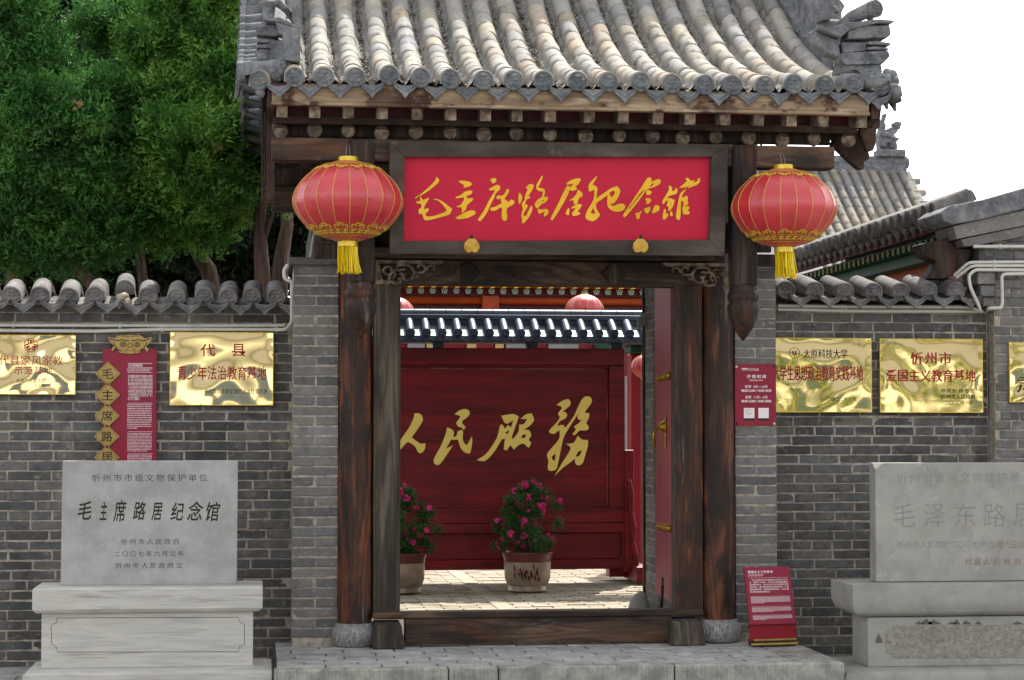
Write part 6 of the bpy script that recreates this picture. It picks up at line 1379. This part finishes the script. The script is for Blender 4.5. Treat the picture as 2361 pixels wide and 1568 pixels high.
def potted(px, pyb, ptop, label, seed, lean_=0, nfl=30, painted=False):
    rr = random.Random(seed); Y = (1.634-PLAT)*FP/(pyb-992)*.985; x = PX(px, Y, pyb); z0 = PLAT+.008
    t = thing('potted_rose', label, 'potted plant', (x, Y, z0), group='potted roses in the courtyard')
    k = 19.3/4800; R_ = 59*k
    pf = [(.70*R_, 0), (.76*R_, .01), (.74*R_, .05), (.80*R_, .07), (.88*R_, .12), (.90*R_, .2), (.91*R_, .27)]
    rimp = [(.91*R_, .271), (.93*R_, .31), (1.0*R_, .345), (1.0*R_, .36), (.93*R_, .36), (.88*R_, .33)]
    MB().lathe(pf, (x, Y, z0), 40).build('pot', M_['pot'], t, smooth=True, auto=True)
    MB().lathe(rimp, (x, Y, z0), 40, cap=False).build('pot_rim', M_['potrim'], t, smooth=True, auto=True)
    MB().lathe([(.92*R_, .31), (.3*R_, .335)], (x, Y, z0), 24).build('soil', M_['soil'], t)
    if painted:
        mb = MB()
        for q in range(16):
            a = -math.pi/2+rr.uniform(-.75, .45); zz = rr.uniform(.14, .24)-(.05 if a > -1.3 else 0); 
            for s_ in range(3): mb.tube([(x+.905*R_*math.cos(a+u), Y+.905*R_*math.sin(a+u), z0+zz+w) for u, w in ((rr.uniform(-.03, 0), .0), (.03, rr.uniform(-.03, .04)), (.07, rr.uniform(-.04, .0)))], rr.uniform(.002, .005), 4)
        mb.build('painted_landscape', M_['maroon'], t)
    v, f = [], []; H = PZ(ptop, Y)-z0-.33; clumps = []
    for q in range(64):
        u = rr.uniform(0, 1); a = rr.uniform(0, 6.28); rad = R_*(1.5*math.sin(math.pi*min(1, .22+u*.78))**.7)*rr.uniform(.3, 1.0)
        clumps.append((Vector((x+rad*math.cos(a)+lean_*u*.06, Y+rad*math.sin(a)*.9, z0+.36+u*H*.93)), rr.uniform(.05, .085)))
    st = MB()
    for c, s_ in clumps[:26]: st.tube([(x+rr.uniform(-.05, .05), Y, z0+.32), ((x+c.x)/2+rr.uniform(-.02, .02), (Y+c.y)/2, (z0+.32+c.z)/2+.03), c], [.006, .004, .002], 4)
    st.build('stem', M_['bark'], t)
    for c, s_ in clumps:
        n = 190; d = rng.normal(size=(n, 3)); d /= np.linalg.norm(d, axis=1)[:, None]; pos = np.array(c)+d*s_*rng.uniform(.3, 1.15, n)[:, None]
        nn_ = d*.6+rng.normal(size=(n, 3))*.5+np.array([0, -.1, .5]); nn_ /= np.linalg.norm(nn_, axis=1)[:, None]; scatter_leaves(v, f, pos, nn_, .024)
    m = MB(); m.v = v; m.f = f; m.build('foliage', M_['leaf'], t)
    for q in range(nfl):
        c, s_ = clumps[rr.randrange(len(clumps))]; d = Vector((rr.uniform(-.8, 1), -1.1*rr.random()-.3, rr.uniform(-.2, 1))).normalized()
        p = c+d*s_*1.05; sc_ = rr.uniform(.9, 1.7); inst('flower', FLW[q % 5], t, Matrix.Translation(p) @ Matrix.Rotation(rr.uniform(0, 6), 4, 'Z') @ Matrix.Rotation(R(60), 4, 'X') @ Matrix.Scale(sc_, 4))
potted(1216, 1360, 1112, 'full pink rose bush in a painted glazed pot before the middle of the red screen', 3, .5, 62, True)
potted(925, 1361, 1122, 'pink rose bush in a plain glazed pot half hidden by the left door post', 8, .3, 34)
# ================================================================ TREES
def spray(seed, n=15, L=.13):
    r = np.random.default_rng(seed); T = []
    for k in range(n):
        s = r.uniform(.05, 1); base = np.array([r.normal()*.012, r.normal()*.012, s*L])
        a = r.uniform(0, 6.28); el = r.uniform(.5, 1.1); d = np.array([math.cos(a)*math.sin(el), math.sin(a)*math.sin(el), math.cos(el)])*L*(.42-.22*s)
        sd_ = np.cross(d, r.normal(size=3)); sd_ = sd_/np.linalg.norm(sd_)*L*.05
        T.append([base-sd_, base+sd_, base+d])
    return np.array(T)
SP = [spray(i) for i in range(6)]
def conifer(label, x, y, h_, clumps, dens, trunks, matn='needle', size=1.0, seed=0, group='cypress trees behind the left wall', dead=0):
    r = np.random.default_rng(seed); t = thing('cypress_tree', label, 'tree', (x, y, 0), group=group)
    for pts, rad in trunks:
        MB().tube(pts, rad, 10).build('trunk', M_['bark'], t, smooth=True)
    V = []
    for (cx, cy_, cz, rx_, ry_, rz2) in clumps:
        R0 = np.array([rx_, ry_, rz2]); ns = max(8, int(11*rx_*rz2/.16*(1 if size < 1.5 else .5)))
        dd = r.normal(size=(ns, 3)); dd /= np.linalg.norm(dd, axis=1)[:, None]; dd[:, 1] = -np.abs(dd[:, 1])*.9+.25*r.normal(size=ns)*.3
        cen = np.array([cx, cy_, cz])+dd*R0*r.uniform(.45, 1.08, ns)[:, None]
        for cc in cen:
            sr = r.uniform(.10, .27)*(1 if size < 1.5 else 2.2); n = int(dens*sr*sr*.36/(1 if size < 1.5 else 1.5))
            d = r.normal(size=(n, 3)); d /= np.linalg.norm(d, axis=1)[:, None]; d[:, 2] = np.where(r.random(n) < .65, np.abs(d[:, 2]), d[:, 2])
            pos = cc+d*sr*np.array([1.25, 1, .8])*r.uniform(.35, 1.05, n)[:, None]
            tw = r.normal(size=3)*.35
            ax = d*.75+np.array([0, -.30, .85])+tw+r.normal(size=(n, 3))*.22; ax /= np.linalg.norm(ax, axis=1)[:, None]
            a = np.cross(ax, r.normal(size=(n, 3))); a /= np.linalg.norm(a, axis=1)[:, None]; b = np.cross(ax, a)
            B_ = np.stack([a, b, ax], 1); s = r.uniform(.7, 1.6, n)*size*(1.25 if size < 1.5 else 1)
            w = r.integers(0, 6, n)
            for q in range(6):
                m = w == q
                if m.any(): V.append((np.einsum('tvk,nkj->ntvj', SP[q], B_[m])*s[m][:, None, None, None]+pos[m][:, None, None, :]).reshape(-1, 3))
    V = np.concatenate(V); n = len(V)//3; me = bpy.data.meshes.new('crown')
    me.vertices.add(len(V)); me.vertices.foreach_set('co', V.ravel()); me.loops.add(len(V)); me.loops.foreach_set('vertex_index', np.arange(len(V), dtype=np.int32))
    me.polygons.add(n); me.polygons.foreach_set('loop_start', np.arange(0, 3*n, 3, dtype=np.int32)); me.polygons.foreach_set('loop_total', np.full(n, 3, dtype=np.int32)); me.update(calc_edges=True)
    me.materials.append(M_[matn]); put(bpy.data.objects.new('crown', me), t)
    return n
def CL(px, py, Y, rpx, rpy, ry=None):
    c = P(px, py, Y); k = Y/4800; return (c.x, c.y, c.z, rpx*k, ry or rpx*k*.8, rpy*k)
tp = lambda pts, Y: [P(x, y, Y) for x, y in pts]
NT = 0
NT += conifer('bright green cypress whose crown fills the sky next to the gatehouse roof', PX(600, 18.4), 18.4, 7,
    [CL(480, 60, 18.2, 130, 110), CL(400, 190, 17.9, 110, 95), CL(530, 210, 18.0, 100, 100), CL(455, 330, 17.8, 130, 90), CL(560, 360, 18.1, 80, 80), CL(390, 430, 18.1, 90, 70), CL(500, 450, 18.0, 95, 70), CL(590, 130, 18.4, 80, 90), CL(480, -120, 18.4, 160, 130), CL(540, 300, 18.8, 120, 180), CL(620, 400, 18.7, 60, 70), CL(450, 520, 18.4, 80, 50), CL(380, 540, 18.6, 80, 45)], 8200,
    [(tp([(608, 700), (603, 600), (598, 520), (602, 450), (590, 300), (560, 0)], 18.3), [.075, .065, .055, .05, .04, .02]), (tp([(598, 520), (585, 470), (560, 420)], 18.3), [.03, .02, .012]), (tp([(606, 560), (625, 500), (640, 440)], 18.3), [.03, .02, .012])], seed=1)
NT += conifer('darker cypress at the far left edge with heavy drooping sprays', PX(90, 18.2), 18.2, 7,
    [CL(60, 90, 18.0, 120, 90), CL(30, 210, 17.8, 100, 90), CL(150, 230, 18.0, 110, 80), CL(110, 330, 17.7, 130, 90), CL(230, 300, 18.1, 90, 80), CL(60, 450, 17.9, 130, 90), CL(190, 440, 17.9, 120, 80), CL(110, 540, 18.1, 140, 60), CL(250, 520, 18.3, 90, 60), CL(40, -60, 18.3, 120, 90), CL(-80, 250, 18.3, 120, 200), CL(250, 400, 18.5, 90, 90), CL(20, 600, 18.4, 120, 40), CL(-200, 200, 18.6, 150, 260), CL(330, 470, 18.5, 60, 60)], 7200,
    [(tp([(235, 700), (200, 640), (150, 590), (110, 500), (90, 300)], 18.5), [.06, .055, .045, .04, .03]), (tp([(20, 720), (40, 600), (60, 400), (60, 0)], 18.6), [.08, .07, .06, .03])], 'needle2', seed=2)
NT += conifer('thin brown-trunked cypress behind the gap between the two nearer crowns', PX(330, 19.2), 19.2, 7,
    [CL(290, 60, 19.4, 90, 80), CL(250, 170, 19.5, 80, 90), CL(330, 260, 19.3, 80, 120), CL(300, 380, 19.3, 90, 90), CL(330, 480, 19.3, 100, 60), CL(280, 560, 19.4, 110, 35), CL(200, 610, 19.6, 80, 25)], 3600,
    [(tp([(336, 700), (324, 600), (318, 540), (340, 500), (330, 350)], 19.0), [.05, .042, .035, .03, .02]), (tp([(322, 580), (345, 540), (352, 500)], 19.0), [.028, .022, .015])], 'needle2', seed=3)
NT += conifer('slim cypress trunk leaning in the shade just left of the brick pier', PX(650, 20.5), 20.5, 7,
    [CL(640, 300, 20.6, 90, 160), CL(680, 430, 20.6, 70, 60), CL(560, 500, 20.7, 110, 40), CL(620, 80, 21, 100, 120)], 3000,
    [(tp([(642, 700), (648, 600), (662, 520), (655, 400), (640, 100)], 20.0), [.085, .075, .06, .05, .03]), (tp([(500, 720), (480, 620), (440, 560), (400, 500)], 19.4), [.085, .075, .055, .03])], 'needle2', seed=4)
NT += conifer('background cypress with foliage coloured dark as if shaded, closing the view behind the other trunks', PX(300, 22), 22, 8,
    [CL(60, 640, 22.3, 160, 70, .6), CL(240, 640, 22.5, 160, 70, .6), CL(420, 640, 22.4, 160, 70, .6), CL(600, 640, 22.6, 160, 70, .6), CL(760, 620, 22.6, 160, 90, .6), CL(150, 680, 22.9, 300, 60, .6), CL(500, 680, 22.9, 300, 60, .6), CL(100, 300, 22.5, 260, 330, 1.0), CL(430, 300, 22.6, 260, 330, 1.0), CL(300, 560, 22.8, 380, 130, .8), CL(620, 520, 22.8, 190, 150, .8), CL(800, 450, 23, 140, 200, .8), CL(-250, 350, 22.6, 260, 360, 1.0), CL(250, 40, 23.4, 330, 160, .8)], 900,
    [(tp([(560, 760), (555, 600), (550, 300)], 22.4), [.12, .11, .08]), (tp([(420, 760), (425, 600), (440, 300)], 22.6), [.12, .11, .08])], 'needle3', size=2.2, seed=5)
for tr, px, py, Yd in (('cypress_tree.001', 186, 246, 17.25), ('cypress_tree', 508, 345, 17.3)):
    c0 = np.array(P(px, py, Yd)); vv = np.concatenate([(SP[k] @ np.array(Matrix.Rotation(k*1.1-2, 3, 'Y') @ Matrix.Rotation(.5*k, 3, 'X')).T*.6+c0).reshape(-1, 3) for k in range(5)])
    mm = MB(); mm.v = [tuple(q) for q in vv]; mm.f = [(3*i, 3*i+1, 3*i+2) for i in range(len(vv)//3)]; mm.build('dead_spray', M_['deadleaf'], bpy.data.objects[tr])
# ================================================================ STREET SIDE (seen only as reflections in the brass)
ob = thing('street_house', 'long pale plastered house across the street, behind the viewer', 'building', (2, -14, 0))
box('wall', M_['whitewash'], ob, -16, 20, -15, -14, 0, 3.6, .02)
for k in range(8):
    fr = box('window', M_['rafter'], ob, -14+k*4.2, -12.2+k*4.2, -13.99, -13.93, 1.0, 2.6, .01); box('pane', M_['steel'], fr, -13.9+k*4.2, -12.3+k*4.2, -13.925, -13.9, 1.1, 2.5, .005)
MB().add([(-17, -13.4, 3.5), (21, -13.4, 3.5), (21, -17, 5.2), (-17, -17, 5.2)], [(0, 1, 2, 3)]).build('roof', M_['tile_dark'], ob)
for i, (x, y, w) in enumerate(((10.2, 3.0, 1.3), (13.2, 2.6, 1.5))):
    t = thing('flowering_shrub', ('tall yellow flowering shrub across the street, the one nearer the gate' if i == 0 else 'tall yellow flowering shrub across the street, the one nearer the side hall'), 'shrub', (x, y-14, 0))
    v, f = [], []; v2, f2 = [], []
    for q in range(60):
        c = np.array([x+rng.normal()*w*.6, y-14+rng.normal()*w*.4, .5+rng.uniform(0, 2.9)]); n = 120; d = rng.normal(size=(n, 3)); d /= np.linalg.norm(d, axis=1)[:, None]
        scatter_leaves(v, f, c+d*.25, d, .09); scatter_leaves(v2, f2, c+d[:24]*.27, d[:24], .08)
    m = MB(); m.v = v; m.f = f; m.build('foliage', M_['leaf'], t); m = MB(); m.v = v2; m.f = f2; m.build('blossom', M_['yellow'], t)
    MB().tube([(x, y-14, 0), (x, y-14, 2.8)], .05, 8).build('stem', M_['bark'], t)
flush()
